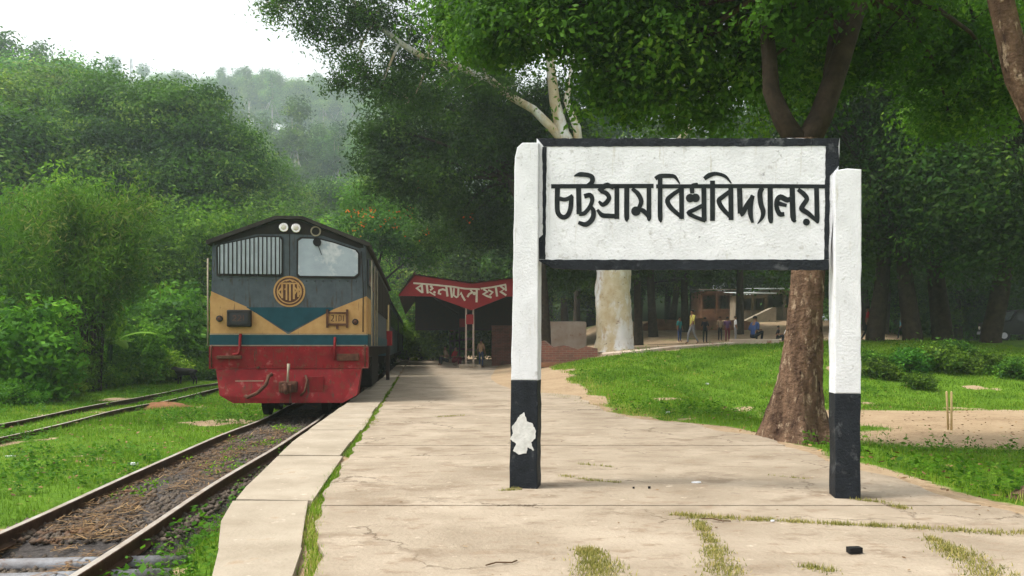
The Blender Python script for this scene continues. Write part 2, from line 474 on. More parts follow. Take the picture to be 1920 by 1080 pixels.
def height(x, y):
    x = np.asarray(x, float); y = np.asarray(y, float)
    e = edge_x(y)
    side = sstep(0.12, 0.30, x - e)                       # 0 on the track side, 1 under and beyond the platform
    low = -0.45 - 0.13 * np.exp(-(np.abs(x - track_x(y)) / 0.8) ** 6) + 0.05 * vnoise(x, y, 3.0) * sstep(0.5, 2, np.abs(x - track_x(y))) + 0.06 * sstep(-6, -12, x - track_x(y) - 2)
    # land beyond the platform
    d = x - pr_x(y)
    crest = np.interp(x, [-6, -1, 0.95, 3.1, 4.2, 10.8, 20, 60], [0, 0, 0.27, 0.76, 0.95, 1.20, 1.30, 1.3])
    ys = np.interp(x, [0, 2.5, 7, 10], [13.5, 13.5, 19.5, 20.5])
    rise = crest * sstep(ys, np.interp(x, [0, 5, 12], [31, 31, 34]), y)
    dip = 0.48 * sstep(0.25, 3.0, d) * sstep(5.5, 12, y) * (1 - sstep(19, 27, y)) * sstep(3.2, 5.2, x)
    dip2 = 0.16 * sstep(0.1, 1.6, d) * sstep(11.5, 6, y) * (1 - sstep(8, 13, y))
    bumps = 0.05 * vnoise(x, y, 2.2, 3) * sstep(0.5, 2.5, d) * sstep(12, 18, y)
    plateau = 2.1 * sstep(50, 74, y) * sstep(3, 9, x) * (1 - sstep(0.42, 0.56, x / np.maximum(y, 1)))
    right = -0.035 + rise - dip - dip2 + bumps + plateau
    h = low * (1 - side) + right * side
    # wooded hills behind the line
    hx = sstep(-13, -24, x - track_x(y) - 4)
    hill = 0.30 * np.maximum(y - 36, 0) * hx * sstep(30, 60, y) + 1.2 * hx * sstep(14, 26, -x)
    back = np.interp(y, [98, 190, 300, 385, 440, 560], [0, 27, 63, 108, 118, 122])
    hill = np.maximum(hill, back * (1 - sstep(10, 60, x)))
    hill = np.where(hill > back, 60 * (1 - np.exp(-hill / 60)), hill)
    hill = hill * (1 + 0.12 * vnoise(x, y, 40, 5))
    return h + hill

def hit(px, py, y0=2.0, y1=400.0):
    """where the view ray of a photo pixel meets the ground"""
    ys_ = np.concatenate([np.arange(y0, 60, 0.02), np.arange(60, y1, 0.2)])
    x = (px - 960) / F * ys_
    z = CAMZ - (py - HOR) / F * ys_
    g = height(x, ys_)
    k = np.argmax(z <= g)
    if not (z <= g).any(): k = len(ys_) - 1
    return Vector((x[k], ys_[k], float(g[k])))

def on_ground(x, y, dz=0.0):
    return Vector((x, y, float(height(x, y)) + dz))

def dirt(x, y):
    """0 grass, 1 bare earth"""
    x = np.asarray(x, float); y = np.asarray(y, float)
    e = edge_x(y); d = x - pr_x(y)
    n1 = vnoise(x, y, 1.3, 2) * 0.5 + vnoise(x, y, 0.45, 4) * 0.3
    under = ((x > e + 0.1) & (d < 0.0) & (y < 61)).astype(float)
    worn = sstep(0.75, 0.0, d + n1 * 0.5) * (x > e)                                         # trodden edge of the platform
    pitch = np.exp(-(((x - 10.2) / 5.0) ** 4 + ((y - 13.9) / 2.1) ** 4)) + np.exp(-(((x - 12.5) / 7.5) ** 4 + ((y - 17.2) / 2.3) ** 4)) - .9 * np.exp(-(((x - 6.6) / 1.2) ** 2 + ((y - 15.4) / .75) ** 2))
    crest_y = np.interp(x, [-2, 1, 2.4, 3.6, 6, 10.8, 14, 20, 30], [31, 29.5, 27.6, 26.8, 28.6, 33.5, 37, 44, 60])
    yard = sstep(-0.6, 0.8, y - crest_y + n1) * sstep(0.2, 1.5, x) * (1 - sstep(85, 110, y)) * (0.85 + 0.25 * n1)
    yard = yard * (1 - 0.5 * sstep(0.25, 0.7, vnoise(x, y, 5, 8)) * sstep(46, 52, y))
    shedfloor = sstep(29.5, 31, y) * sstep(64, 60, y) * (x > e) * (x < 6)
    mound = 0 * x
    track = np.exp(-((x - track_x(y)) / 0.62) ** 6)
    track2 = 0.35 * np.exp(-((x - track2_x(y)) / 0.55) ** 6)
    bare = 0.95 * sstep(0.42, 0.85, vnoise(x, y, 1.3, 6) + .35 * vnoise(x, y, .4, 3)) * (0.9 + .1 * (x < e)) * sstep(40, 25, y)
    return np.clip(np.maximum.reduce([under, worn, pitch, yard, shedfloor, mound, track, track2, bare]), 0, 1)

def grid_mesh(name, xs, ys_):
    X, Y = np.meshgrid(xs, ys_)
    Z = height(X, Y)
    nx, ny = len(xs), len(ys_)
    V = np.stack([X, Y, Z], -1).reshape(-1, 3)
    i = np.arange(nx * ny).reshape(ny, nx)
    Q = np.stack([i[:-1, :-1], i[:-1, 1:], i[1:, 1:], i[1:, :-1]], -1).reshape(-1, 4)
    me = bpy.data.meshes.new(name)
    me.vertices.add(len(V)); me.vertices.foreach_set('co', V.ravel())
    me.loops.add(Q.size); me.loops.foreach_set('vertex_index', Q.ravel().astype(np.int32))
    me.polygons.add(len(Q))
    me.polygons.foreach_set('loop_start', (np.arange(len(Q)) * 4).astype(np.int32))
    me.polygons.foreach_set('use_smooth', np.ones(len(Q), bool))
    a = me.attributes.new('dirt', 'FLOAT', 'POINT')
    a.data.foreach_set('value', dirt(X, Y).ravel().astype(np.float32))
    wd = np.maximum(sstep(84, 96, Y), sstep(-11.5, -14, X - track_x(Y) - 1.5) * sstep(16, 24, Y))
    a = me.attributes.new('wood', 'FLOAT', 'POINT')
    a.data.foreach_set('value', wd.ravel().astype(np.float32))
    me.update(calc_edges=True); me.validate()
    return me

gx = np.concatenate([np.linspace(-420, -60, 37), np.arange(-55, -14, 1.25), np.arange(-14, -5, 0.35), np.arange(-5, 14, 0.16), np.arange(14, 40, 1.0), np.linspace(40, 420, 39)])
gy = np.concatenate([np.linspace(-60, -5, 12), np.arange(-4, 3, 0.5), np.arange(3, 24, 0.16), np.arange(24, 50, 0.4), np.arange(50, 110, 2.0), np.linspace(110, 560, 46)])
ground = link('ground', grid_mesh('ground', gx, gy), M['ground'])
tag(ground, kind='structure')

# ------------------------------------------------------------------ platform
platform = empty('platform', (0, 0, 0))
tag(platform, kind='structure')
# masonry face below the coping
mb = MB()
fy = np.concatenate([np.arange(-4, 12, 0.5), np.arange(12, 64, 2.0)])
for a, b in zip(fy[:-1], fy[1:]):
    xa, xb = float(edge_x(a)) + 0.05, float(edge_x(b)) + 0.05
    mb.add([(xa, a, -0.5), (xb, b, -0.5), (xb, b, -0.071), (xa, a, -0.071), (xa + .3, a, -0.071), (xb + .3, b, -0.071)], [(0, 1, 2, 3), (3, 2, 5, 4)])
mb.build('retaining_face', M['concrete_face'], platform)

def slab_piece(name, poly, z0, z1, mat, parent, bev=0.005):
    bm = bmesh.new()
    vs = [bm.verts.new((x, y, z1)) for x, y in poly]
    f = bm.faces.new(vs)
    if f.normal.z < 0: f.normal_flip()
    bm.normal_update()
    if f.normal.z < 0: bmesh.ops.reverse_faces(bm, faces=[f])
    r = bmesh.ops.inset_region(bm, faces=[f], thickness=bev, depth=0)
    outer = [v for v in bm.verts if v not in f.verts]
    for v in outer: v.co.z -= bev
    ed = [e for e in bm.edges if len(e.link_faces) == 1]
    ex = bmesh.ops.extrude_edge_only(bm, edges=ed)
    for v in ex['geom']:
        if isinstance(v, bmesh.types.BMVert): v.co.z = z0
    bmesh.ops.recalc_face_normals(bm, faces=bm.faces[:])
    me = bpy.data.meshes.new(name)
    bm.to_mesh(me); bm.free()
    return link(name, me, mat, parent)

jy = [-3.0, -1.4, 0.2, 1.6, 2.85, 4.13, 5.39, 6.48, 7.6, 8.66]
while jy[-1] < 62: jy.append(jy[-1] + random.uniform(1.15, 1.4))
for k, (a, b) in enumerate(zip(jy[:-1], jy[1:])):
    g = 0.0045
    ya, yb = a + g, b - g
    ys2 = [ya, (ya + yb) / 2, yb]
    tilt = random.uniform(-0.05, 0.05)
    L = [(float(edge_x(y)) + random.uniform(-0.012, 0.012), y + (tilt if i == 0 else 0)) for i, y in enumerate(ys2)]
    wgap = 0.0 + 0.04 * (0.5 + 0.5 * math.sin(k * 1.7))
    R = [(float(strip_x(y)) - wgap, y) for y in reversed(ys2)]
    slab_piece('coping_slab', L + R, -0.075, random.uniform(-0.004, 0.004), M['coping'], platform)

py_ = [-3.5, -0.6, 1.9, 3.35, 5.22, 6.9, 8.35, 10.6, 13.0, 16.2, 19.8, 24.0, 28.5, 33.5, 38.5, 44, 50, 56, 62]
for k, (a, b) in enumerate(zip(py_[:-1], py_[1:])):
    g = 0.004
    n = 13
    yy = np.linspace(a + g, b - g, n)
    Lp = [(float(strip_x(y)) + 0.055 + 0.02 * math.sin(y * 5.1) + 0.015 * math.sin(y * 13), float(y)) for y in yy]
    Rp = [(float(pr_x(y)) + 0.05 * math.sin(y * 4.3) + random.uniform(-0.03, 0.03), float(y)) for y in yy[::-1]]
    slab_piece('paving_slab', Lp + Rp, -0.09, 0.0 if k % 2 else 0.004, M['concrete'], platform, bev=0.004)

# ------------------------------------------------------------------ railway tracks
RAIL_PROFILE = [(-0.055, 0), (0.055, 0), (0.055, 0.012), (0.010, 0.028), (0.010, 0.085), (0.030, 0.095), (0.030, 0.116), (0.024, 0.12),
                (-0.024, 0.12), (-0.030, 0.116), (-0.030, 0.095), (-0.010, 0.085), (-0.010, 0.028), (-0.055, 0.012)]
def rail(name, xfun, off, ys_, ztop, parent, wob=0.0):
    mb = MB()
    n = len(RAIL_PROFILE)
    for i, y in enumerate(ys_):
        y = float(y)
        xx = float(xfun(y)) + off + wob * math.sin(y * 0.55 + off * 3) + wob * 0.6 * math.sin(y * 1.3 + 1)
        zz = ztop - 0.12 + wob * 0.5 * math.sin(y * 0.8 + off)
        mb.v += [(xx + u, y, zz + v) for u, v in RAIL_PROFILE]
    for i in range(len(ys_) - 1):
        for k in range(n):
            k2 = (k + 1) % n
            mb.f.append((i * n + k, i * n + k2, (i + 1) * n + k2, (i + 1) * n + k))
            mb.m.append(1 if k == 7 else 0)
    mb.f.append(tuple(range(n))); mb.m.append(0)
    me = mb.mesh(name, mats=[M['rail_side'], M['rail_top']])
    bm = bmesh.new(); bm.from_mesh(me); bmesh.ops.recalc_face_normals(bm, faces=bm.faces[:]); bm.to_mesh(me); bm.free()
    return link(name, me, None, parent)

track = empty('railway_track', on_ground(float(track_x(8)), 8))
tag(track, 'worn metre-gauge railway track running under the locomotive beside the platform', 'railway track')
track.location = (0, 0, 0)
ty = np.concatenate([np.arange(-4, 30, 0.5), np.arange(30, 110, 4.0)])
rail('rail', track_x, -0.53, ty, RAILZ, track, 0.022)
rail('rail', track_x, 0.53, ty, RAILZ, track, 0.022)
sl_steel = MB().tube([(-0.92, 0, 0), (0.92, 0, 0)], 0.055, 8)
sl_me = sl_steel.mesh('sleeper', True); sl_me.materials.append(M['sleeper_steel'])
wd_me = MB().box(-0.95, 0.95, -0.11, 0.11, -0.08, 0.02, 0.012).mesh('sleeper'); wd_me.materials.append(M['sleeper_wood'])
y = -1.0
while y < 30:
    steel = y < 5.7
    z = RAILZ - 0.165 + (0.0 if steel else -0.02 + random.uniform(-0.012, 0.01))
    link('sleeper', sl_me if steel else wd_me, None, track, (float(track_x(y)), y, z), (0, 0, random.uniform(-.03, .03) + 0.1))
    y += 0.36 if steel else 0.62
# ballast bed, its loose stones and dry straw
mb = MB()
by = np.concatenate([np.arange(-4, 22, 0.4), np.arange(22, 100, 4.0)])
prof = [(-0.82, -0.50), (-0.62, -0.415), (-0.3, -0.405), (0.0, -0.40), (0.3, -0.405), (0.62, -0.415), (0.82, -0.50)]
for y in by:
    mb.v += [(float(track_x(y)) + u, float(y), v - (0.07 if y < 5.9 else 0.0) + random.uniform(-.012, .012)) for u, v in prof]
for i in range(len(by) - 1):
    for k in range(len(prof) - 1):
        a = i * len(prof) + k
        mb.f.append((a, a + 1, a + len(prof) + 1, a + len(prof))); mb.m.append(0)
bo = mb.build('ballast_bed', M['ballast'], None, True)
tag(bo, kind='structure')

def stones(name, n, xr, yr, zf, smin, smax, mat):
    base = np.array([(1, 0, 0), (-1, 0, 0), (0, 1, 0), (0, -1, 0), (0, 0, 1), (0, 0, -1)], float)
    fc = np.array([(0, 2, 4), (2, 1, 4), (1, 3, 4), (3, 0, 4), (2, 0, 5), (1, 2, 5), (3, 1, 5), (0, 3, 5)])
    t = rng.random(n) ** 1.6
    Y = yr[0] + (yr[1] - yr[0]) * t
    U = rng.uniform(xr[0], xr[1], n)
    X = track_x(Y) + U
    Z = zf(U, Y)
    s = rng.uniform(smin, smax, n)
    v = base[None] * s[:, None, None] * rng.uniform(0.6, 1.3, (n, 6, 1))
    v[:, :, 2] *= 0.7
    th = rng.uniform(0, 6.28, n)
    c, s_ = np.cos(th)[:, None], np.sin(th)[:, None]
    vx, vy = v[:, :, 0].copy(), v[:, :, 1].copy()
    v[:, :, 0] = vx * c - vy * s_; v[:, :, 1] = vx * s_ + vy * c
    v += np.stack([X, Y, Z], -1)[:, None, :]
    fcs = (fc[None] + (np.arange(n) * 6)[:, None, None]).reshape(-1, 3)
    return raw_mesh(name, v.reshape(-1, 3), fcs, mat)

def raw_mesh(name, V, Fc, mat, tint=None, smooth=False):
    me = bpy.data.meshes.new(name)
    k = Fc.shape[1]
    me.vertices.add(len(V)); me.vertices.foreach_set('co', np.ascontiguousarray(V, np.float32).ravel())
    me.loops.add(Fc.size); me.loops.foreach_set('vertex_index', np.ascontiguousarray(Fc, np.int32).ravel())
    me.polygons.add(len(Fc)); me.polygons.foreach_set('loop_start', (np.arange(len(Fc)) * k).astype(np.int32))
    if smooth: me.polygons.foreach_set('use_smooth', np.ones(len(Fc), bool))
    if tint is not None:
        a = me.attributes.new('tint', 'FLOAT', 'POINT')
        a.data.foreach_set('value', np.ascontiguousarray(tint, np.float32))
    if mat is not None: me.materials.append(mat)
    me.update(calc_edges=True)
    return me

so = link('ballast_gravel', stones('ballast_gravel', 12000, (-0.72, 0.72), (3.2, 18), lambda u, y: -0.408 - 0.07 * (y < 5.9) + rng.uniform(-.01, .012, len(u)), 0.012, 0.042, M['stone']))
tag(so, 'dark oily stones scattered between the rails', 'gravel', kind='stuff')

def blades(n, X, Y, Z, L, Wd, lean, tint, bend=True):
    """n single grass blades as bent 2-triangle strips"""
    th = rng.uniform(0, 2 * np.pi, n)
    dx, dy = np.cos(th), np.sin(th)
    ln = rng.uniform(0.15, 1.0, n) * lean
    base = np.stack([X, Y, Z], -1)
    sd = np.stack([-dy, dx, np.zeros(n)], -1) * (Wd / 2)[:, None]
    tip = base + np.stack([dx * ln * L, dy * ln * L, L * np.sqrt(np.clip(1 - (ln * 0.8) ** 2, 0.05, 1))], -1)
    V = np.stack([base - sd, base + sd, tip], 1).reshape(-1, 3)
    Fc = np.arange(3 * n).reshape(-1, 3)
    return V, Fc, np.repeat(tint, 3)

# dry straw lying between the rails
n = 3200
Y = 4.6 + 9 * rng.random(n) ** 1.3
U = np.clip(rng.normal(-0.05, 0.28, n), -0.47, 0.47)
keep = (vnoise(U * 3, Y, 0.7, 9) > -0.15)
Y, U = Y[keep], U[keep]; n = len(Y)
th = rng.uniform(0, 6.28, n); L = rng.uniform(0.05, 0.2, n); Wd = rng.uniform(0.004, 0.011, n)
c0 = np.stack([track_x(Y) + U, Y, -0.392 + rng.uniform(0, 0.035, n) - 0.05 * (Y < 5.9)], -1)
d = np.stack([np.cos(th), np.sin(th), rng.uniform(-.12, .12, n)], -1) * (L / 2)[:, None]
s = np.stack([-np.sin(th), np.cos(th), np.zeros(n)], -1) * (Wd / 2)[:, None]
V = np.stack([c0 - d - s, c0 - d + s, c0 + d + s, c0 + d - s], 1).reshape(-1, 3)
st = link('straw_litter', raw_mesh('straw_litter', V, np.arange(4 * n).reshape(-1, 4), M['straw'], np.repeat(rng.random(n), 4)))
tag(st, 'dry brown straw and leaf litter lying between the rails', 'straw', kind='stuff')

track2 = empty('railway_track')
tag(track2, 'disused siding track sunk in grass along the bamboo and bushes', 'railway track')
ty2 = np.concatenate([np.arange(4, 40, 0.6), np.arange(40, 90, 4.0)])
rail('rail', track2_x, -0.52, ty2, -0.325, track2, 0.03)
rail('rail', track2_x, 0.52, ty2, -0.335, track2, 0.03)

# ------------------------------------------------------------------ grass
def scatter(n, x0, x1, y0, y1, ypow=1.0):
    return rng.uniform(x0, x1, n), y0 + (y1 - y0) * rng.random(n) ** ypow

def lawn(name, label, X, Y, Lr, Wr, lean=0.8, mat='grass_blade', thr=0.45, zlift=0.0, tmax=0.95):
    d = dirt(X, Y) + rng.normal(0, 0.12, len(X))
    k = d < thr
    X, Y = X[k], Y[k]; n = len(X)
    far = np.clip(Y / 14.0, 0.6, 2.4)
    tuft = 0.45 + 0.75 * (0.5 + 0.5 * vnoise(X, Y, 0.5, 7)) + 1.1 * sstep(.35, .9, vnoise(X, Y, 1.4, 14))
    L = rng.uniform(Lr[0], Lr[1], n) * tuft
    Wd = rng.uniform(Wr[0], Wr[1], n) * far
    tint = np.clip(0.42 + 0.30 * vnoise(X, Y, 1.9, 1) + 0.22 * vnoise(X, Y, 0.33, 5) + 0.14 * vnoise(X, Y, .8, 9) + rng.normal(0, 0.2, n), 0, 1) * tmax
    tint = np.clip(tint + .45 * sstep(1.6, .1, X - pr_x(Y)) * (X > edge_x(Y)) * sstep(9, 12, Y), 0, 1)       # parched by the trodden rim
    V, Fc, tt = blades(n, X, Y, height(X, Y) - 0.01 + zlift, L, Wd, lean, tint)
    o = link(name, raw_mesh(name, V, Fc, M[mat], tt))
    tag(o, label, 'grass', kind='stuff')
    return o

# between the two tracks and beyond
X, Y = scatter(330000, -16, -2, 3.0, 34, 1.35)
k = (X < track_x(Y) - 0.60) & (X > -0.66 * Y - 1)
X, Y = X[k], Y[k]
k = np.abs(np.abs(X - track2_x(Y)) - 0.52) > 0.05
lawn('grass', 'bright green grass between the two railway tracks', X[k], Y[k], (0.04, 0.11), (0.008, 0.016))
# strip between rail and platform face
X, Y = scatter(60000, -5, -1, 2.5, 24, 1.3)
k = (X > track_x(Y) + 0.58) & (X < edge_x(Y) + 0.0)
lawn('grass', 'leafy grass growing between the rail and the platform edge', X[k], Y[k], (0.05, 0.16), (0.010, 0.022))
# bank and field beyond the platform
X, Y = scatter(360000, 0.6, 19, 4.5, 42, 1.25)
k = (X > pr_x(Y) - 0.05) & (X < 0.68 * Y + 1)
lawn('grass', 'lush green grass on the bank and field beside the platform', X[k], Y[k], (0.04, 0.12), (0.008, 0.018), thr=0.5)
# seam weeds between coping and paving
n = 9000
Y = 2.6 + 24 * rng.random(n) ** 1.5
X = strip_x(Y) + .02 + rng.normal(0.0, 0.028, n) + 0.04 * np.maximum(vnoise(Y, Y, 0.8), 0)
k = vnoise(X, Y, 1.5, 12) > -0.55
X, Y = X[k], Y[k]; n = len(X)
tint = np.clip(0.42 + 0.40 * vnoise(Y, X, 1.2, 3) + rng.normal(0.1, 0.22, n) + .25 * (Y < 5), 0, 1)
V, Fc, tt = blades(n, X, Y, np.full(n, -0.03), rng.uniform(0.025, 0.06, n), rng.uniform(0.005, 0.010, n), 1.0, tint)
o = link('weeds', raw_mesh('weeds', V, Fc, M['grass_blade'], tt)); tag(o, 'green weeds in the seam along the coping slabs', 'weeds', kind='stuff')

# patches of yellowing weeds on the paving: ellipses or polylines in photo pixels
def pxg(px, py):
    Yg = CAMZ * F / (py - HOR)
    return (px - 960) / F * Yg, Yg
def patch(pts, wid, n, dry=0.8):
    """pts: polyline on the platform in photo pixels"""
    W = [pxg(*p) for p in pts]
    X, Y = [], []
    for _ in range(n):
        i = random.randrange(len(W) - 1)
        t = random.random()
        ww = wid[i] * (1 - t) + wid[i + 1] * t
        if math.sin(W[i][0] * 31 + t * 9) + math.sin(t * 23 + i * 5) < -0.5: continue
        X.append(W[i][0] * (1 - t) + W[i + 1][0] * t + random.gauss(0, ww))
        Y.append(W[i][1] * (1 - t) + W[i + 1][1] * t + random.gauss(0, ww * 0.7))
    return X, Y
PX, PY = [], []
for pts, wid, n in [
    ([(1265, 965), (1360, 972), (1480, 978), (1600, 985), (1720, 990), (1860, 1000), (1990, 1000)], [.02, .035, .02, .02, .03, .035, .03], 1500),
    ([(1300, 968), (1330, 1010), (1350, 1055), (1370, 1110)], [.025, .02, .045, .06], 1300),
    ([(1100, 1030), (1120, 1060), (1130, 1110)], [.025, .05, .07], 1300),
    ([(1745, 1010), (1800, 1040), (1870, 1085)], [.02, .045, .06], 900),
    ([(1055, 893), (1110, 902), (1160, 906)], [.02, .02, .015], 240),
    ([(1085, 870), (1150, 877)], [.012, .012], 90),
    ([(820, 782), (870, 779)], [.03, .03], 160),
    ([(940, 921), (975, 919)], [.015, .015], 160),
    ([(1440, 892), (1520, 900)], [.012, .012], 60),
    ([(1600, 938), (1650, 942), (1700, 955)], [.02, .02, .02], 260),
    ([(1510, 1062), (1560, 1072)], [.02, .03], 130),
    ([(700, 786), (690, 800)], [.05, .05], 120),
    ([(960, 715), (1000, 712), (1100, 745)], [.15, .2, .25], 400),
    ([(1020, 735), (1100, 755), (1190, 783)], [.1, .12, .12], 500)]:
    a, b = patch(pts, [q * 1.15 for q in wid], int(n * 2.2)); PX += a; PY += b
X, Y = np.array(PX), np.array(PY); n = len(X)
V, Fc, tt = blades(n, X, Y, np.full(n, 0.0), rng.uniform(0.008, 0.034, n), rng.uniform(0.003, 0.008, n), 1.0, np.clip(rng.normal(0.5, 0.25, n) - .2 * vnoise(X, Y, .12, 2), 0, 1))
o = link('weeds', raw_mesh('weeds', V, Fc, M['dry_grass'], tt)); tag(o, 'yellowing weeds growing out of cracks in the paving', 'weeds', kind='stuff')

# dry leaves and grit blown over the paving
n = 420
Y = 3.2 + 16 * rng.random(n) ** 1.7
X = strip_x(Y) + .1 + (pr_x(Y) - strip_x(Y) - .1) * np.where(rng.random(n) < .45, 1 - .18 * rng.random(n) ** 2, rng.random(n))
th = rng.uniform(0, 6.28, n); L = rng.uniform(.008, .034, n)
c0 = np.stack([X, Y, np.full(n, .009)], -1)
d = np.stack([np.cos(th), np.sin(th), rng.uniform(-.15, .15, n)], -1) * (L / 2)[:, None]
s = np.stack([-np.sin(th), np.cos(th), rng.uniform(-.3, .3, n)], -1) * (L * .24)[:, None]
V = np.stack([c0 - d, c0 + s, c0 + d, c0 - s], 1).reshape(-1, 3)
o = link('leaf_litter', raw_mesh('leaf_litter', V, np.arange(4 * n).reshape(-1, 4), M['straw'], np.repeat(rng.random(n), 4)))
tag(o, 'dry leaf fragments scattered over the paving', 'litter', kind='stuff')

# fallen brown leaves in the grass
n = 2600
X = np.concatenate([rng.uniform(-9, -2, n), rng.uniform(1.5, 12, n)]); Y = np.concatenate([4 + 18 * rng.random(n) ** 1.4, 5 + 24 * rng.random(n) ** 1.3])
k = ((X < track_x(Y) - .6) | (X > pr_x(Y) + .05)); X, Y = X[k], Y[k]; n = len(X)
th = rng.uniform(0, 6.28, n); L = rng.uniform(.03, .075, n)
c0 = np.stack([X, Y, height(X, Y) + rng.uniform(.03, .075, n)], -1)
d = np.stack([np.cos(th), np.sin(th), rng.uniform(-.4, .4, n)], -1) * (L / 2)[:, None]
s = np.stack([-np.sin(th), np.cos(th), rng.uniform(-.6, .6, n)], -1) * (L * .26)[:, None]
V = np.stack([c0 - d, c0 + s, c0 + d, c0 - s], 1).reshape(-1, 3)
o = link('leaf_litter', raw_mesh('leaf_litter', V, np.arange(4 * n).reshape(-1, 4), M['straw'], np.repeat(rng.random(n), 4)))
tag(o, 'fallen brown leaves lying in the grass', 'litter', kind='stuff')

# ------------------------------------------------------------------ station name board
pL = Vector((*pxg(981, 917), 0)); pR = Vector((*pxg(1584, 936), 0))
sa = math.atan2(pR.y - pL.y, pR.x - pL.x)
sign = empty('station_sign', pL, sa)
tag(sign, 'white concrete station name board with black Bengali lettering on two black-footed posts', 'sign')
SU = Vector((math.cos(sa), math.sin(sa), 0)); SN = Vector((-math.sin(sa), math.cos(sa), 0))
def sloc(px, py, depth=0.0):
    """photo pixel -> (x, z) on the sign's plane lying depth behind the post fronts"""
    d = Vector(((px - 960) / F, 1, -(py - HOR) / F))
    o = Vector((0, 0, CAMZ))
    q = pL + SN * depth
    t = (q - o).dot(SN) / d.dot(SN)
    p = o + d * t - pL
    return p.dot(SU), p.z

def rough_prism(name, outline, d0, d1, mat, parent, jit=0.003, sub=0.09, bev=0.008):
    """outline (x, z) polygon extruded in y with slightly uneven, rounded edges"""
    pts = []
    for (a, b) in zip(outline, outline[1:] + outline[:1]):
        L = math.hypot(b[0] - a[0], b[1] - a[1]); n = max(1, int(L / sub))
        for i in range(n):
            t = i / n
            j = jit if 0 < i else 0
            pts.append((a[0] + (b[0] - a[0]) * t + random.uniform(-j, j), a[1] + (b[1] - a[1]) * t + random.uniform(-j, j)))
    bm = bmesh.new()
    vs = [bm.verts.new((x, d0, z)) for x, z in pts]
    f = bm.faces.new(vs)
    bm.normal_update()
    ex = bmesh.ops.extrude_face_region(bm, geom=[f])
    for v in ex['geom']:
        if isinstance(v, bmesh.types.BMVert): v.co.y = d1
    bmesh.ops.recalc_face_normals(bm, faces=bm.faces[:])
    ed = [e for e in bm.edges if abs(e.verts[0].co.y - e.verts[1].co.y) < 1e-6 and len(e.link_faces) == 2 and abs(e.link_faces[0].normal.dot(e.link_faces[1].normal)) < 0.5]
    if bev: bmesh.ops.bevel(bm, geom=ed, offset=bev, segments=2, profile=0.6, affect='EDGES')
    bmesh.ops.triangulate(bm, faces=[q for q in bm.faces if len(q.verts) > 4])
    me = bpy.data.meshes.new(name); bm.to_mesh(me); bm.free()
    return link(name, me, mat, parent)

BD = 0.045       # board front lies this far behind the post fronts
# left post: black foot, white shaft with a chipped shoulder
x0, _ = sloc(955, 900); x1, _ = sloc(1007.5, 900)
_, zb = sloc(981, 713); _, zt = sloc(985, 268)
xt0, _ = sloc(964, 300); xt1, _ = sloc(1009.5, 300)
PD = 0.19
def lerp(a, b, t): return a + (b - a) * t
k = zb / zt
post = rough_prism('post', [(lerp(x0, xt0, k), zb), (lerp(x1, xt1, k), zb), (xt1, zt), (xt0 + 0.06, zt + 0.004), (xt0 + 0.022, zt - 0.028), (xt0 + 0.004, zt - 0.105)], 0, PD, M['sign_white'], sign)
foot = rough_prism('black_foot', [(x0, -0.02), (x1, -0.02), (lerp(x1, xt1, k), zb - 0.002), (lerp(x0, xt0, k), zb - 0.002)], -0.002, PD + .002, M['sign_black'], post, 0.004)
foot['label'] = 'black painted foot with a peeled white patch'
chip = [(975, 778), (983, 773), (988, 790), (998, 793), (1005, 808), (1004, 822), (996, 829), (1001, 845), (990, 838), (987, 850), (972, 852), (962, 845), (968, 832), (956, 823), (962, 812), (960, 800), (967, 791)]
cp = [sloc(*p) for p in chip]
cm = MB()
cen = (sum(p[0] for p in cp) / len(cp), sum(p[1] for p in cp) / len(cp))
cp2 = []
for a, b in zip(cp, cp[1:] + cp[:1]):
    for i in range(5):
        t = i / 5; j = 0.003 if i else 0
        cp2.append((lerp(a[0], b[0], t) + random.uniform(-j, j), lerp(a[1], b[1], t) + random.uniform(-j, j)))
cm.add([(cen[0], -0.0045, cen[1])] + [(p[0], -0.0042, p[1]) for p in cp2], [(0, i + 1, (i + 1) % len(cp2) + 1) for i in range(len(cp2))])
cm.build('peeled_patch', M['chip_white'], post)
# right post
x0, _ = sloc(1566, 900); x1, _ = sloc(1614, 900)
_, zb = sloc(1590, 738); _, zt = sloc(1590, 317)
xt0, _ = sloc(1564, 330); xt1, _ = sloc(1615.5, 330)
k = zb / zt
post2 = rough_prism('post', [(lerp(x0, xt0, k), zb), (lerp(x1, xt1, k), zb), (xt1, zt - 0.004), (lerp(xt0, xt1, .5), zt + 0.006), (xt0 + 0.012, zt - 0.004), (xt0 + 0.002, zt - 0.03)], 0, PD, M['sign_white'], sign)
rough_prism('black_foot', [(x0, -0.02), (x1, -0.02), (lerp(x1, xt1, k), zb - 0.002), (lerp(x0, xt0, k), zb - 0.002)], -0.002, PD + .002, M['sign_black'], post2, 0.004)
# board and its painted border
bc = [sloc(1006, 259, BD), sloc(1575, 259, BD), sloc(1574, 300, BD), sloc(1554, 503, BD), sloc(1100, 503, BD), sloc(1040, 501, BD), sloc(1022, 492, BD), sloc(1008, 486, BD)]
bc = [bc[7], bc[6], bc[5], bc[4], bc[3], bc[2], bc[1], bc[0]]
bc = bc[::-1]
board = rough_prism('name_board', [*reversed(bc)] if False else bc, BD, BD + 0.075, M['sign_white'], sign, 0.002)
def strip(pts):
    q = [sloc(x, y, BD) for x, y in pts]
    rough_prism('painted_border', q, BD - 0.003, BD + 0.022, M['sign_black'], board, 0.0025, 0.03, 0)
strip([(1007, 259.5), (1574, 259.5), (1572, 274), (1020, 275)])
strip([(1548, 274.6), (1572, 274.6), (1573, 310), (1556, 330), (1554, 486.4), (1545, 486.4)])
strip([(1020, 486.9), (1554, 486.9), (1553.5, 506), (1100, 506), (1038, 503.5), (1021, 495), (1008, 487)])
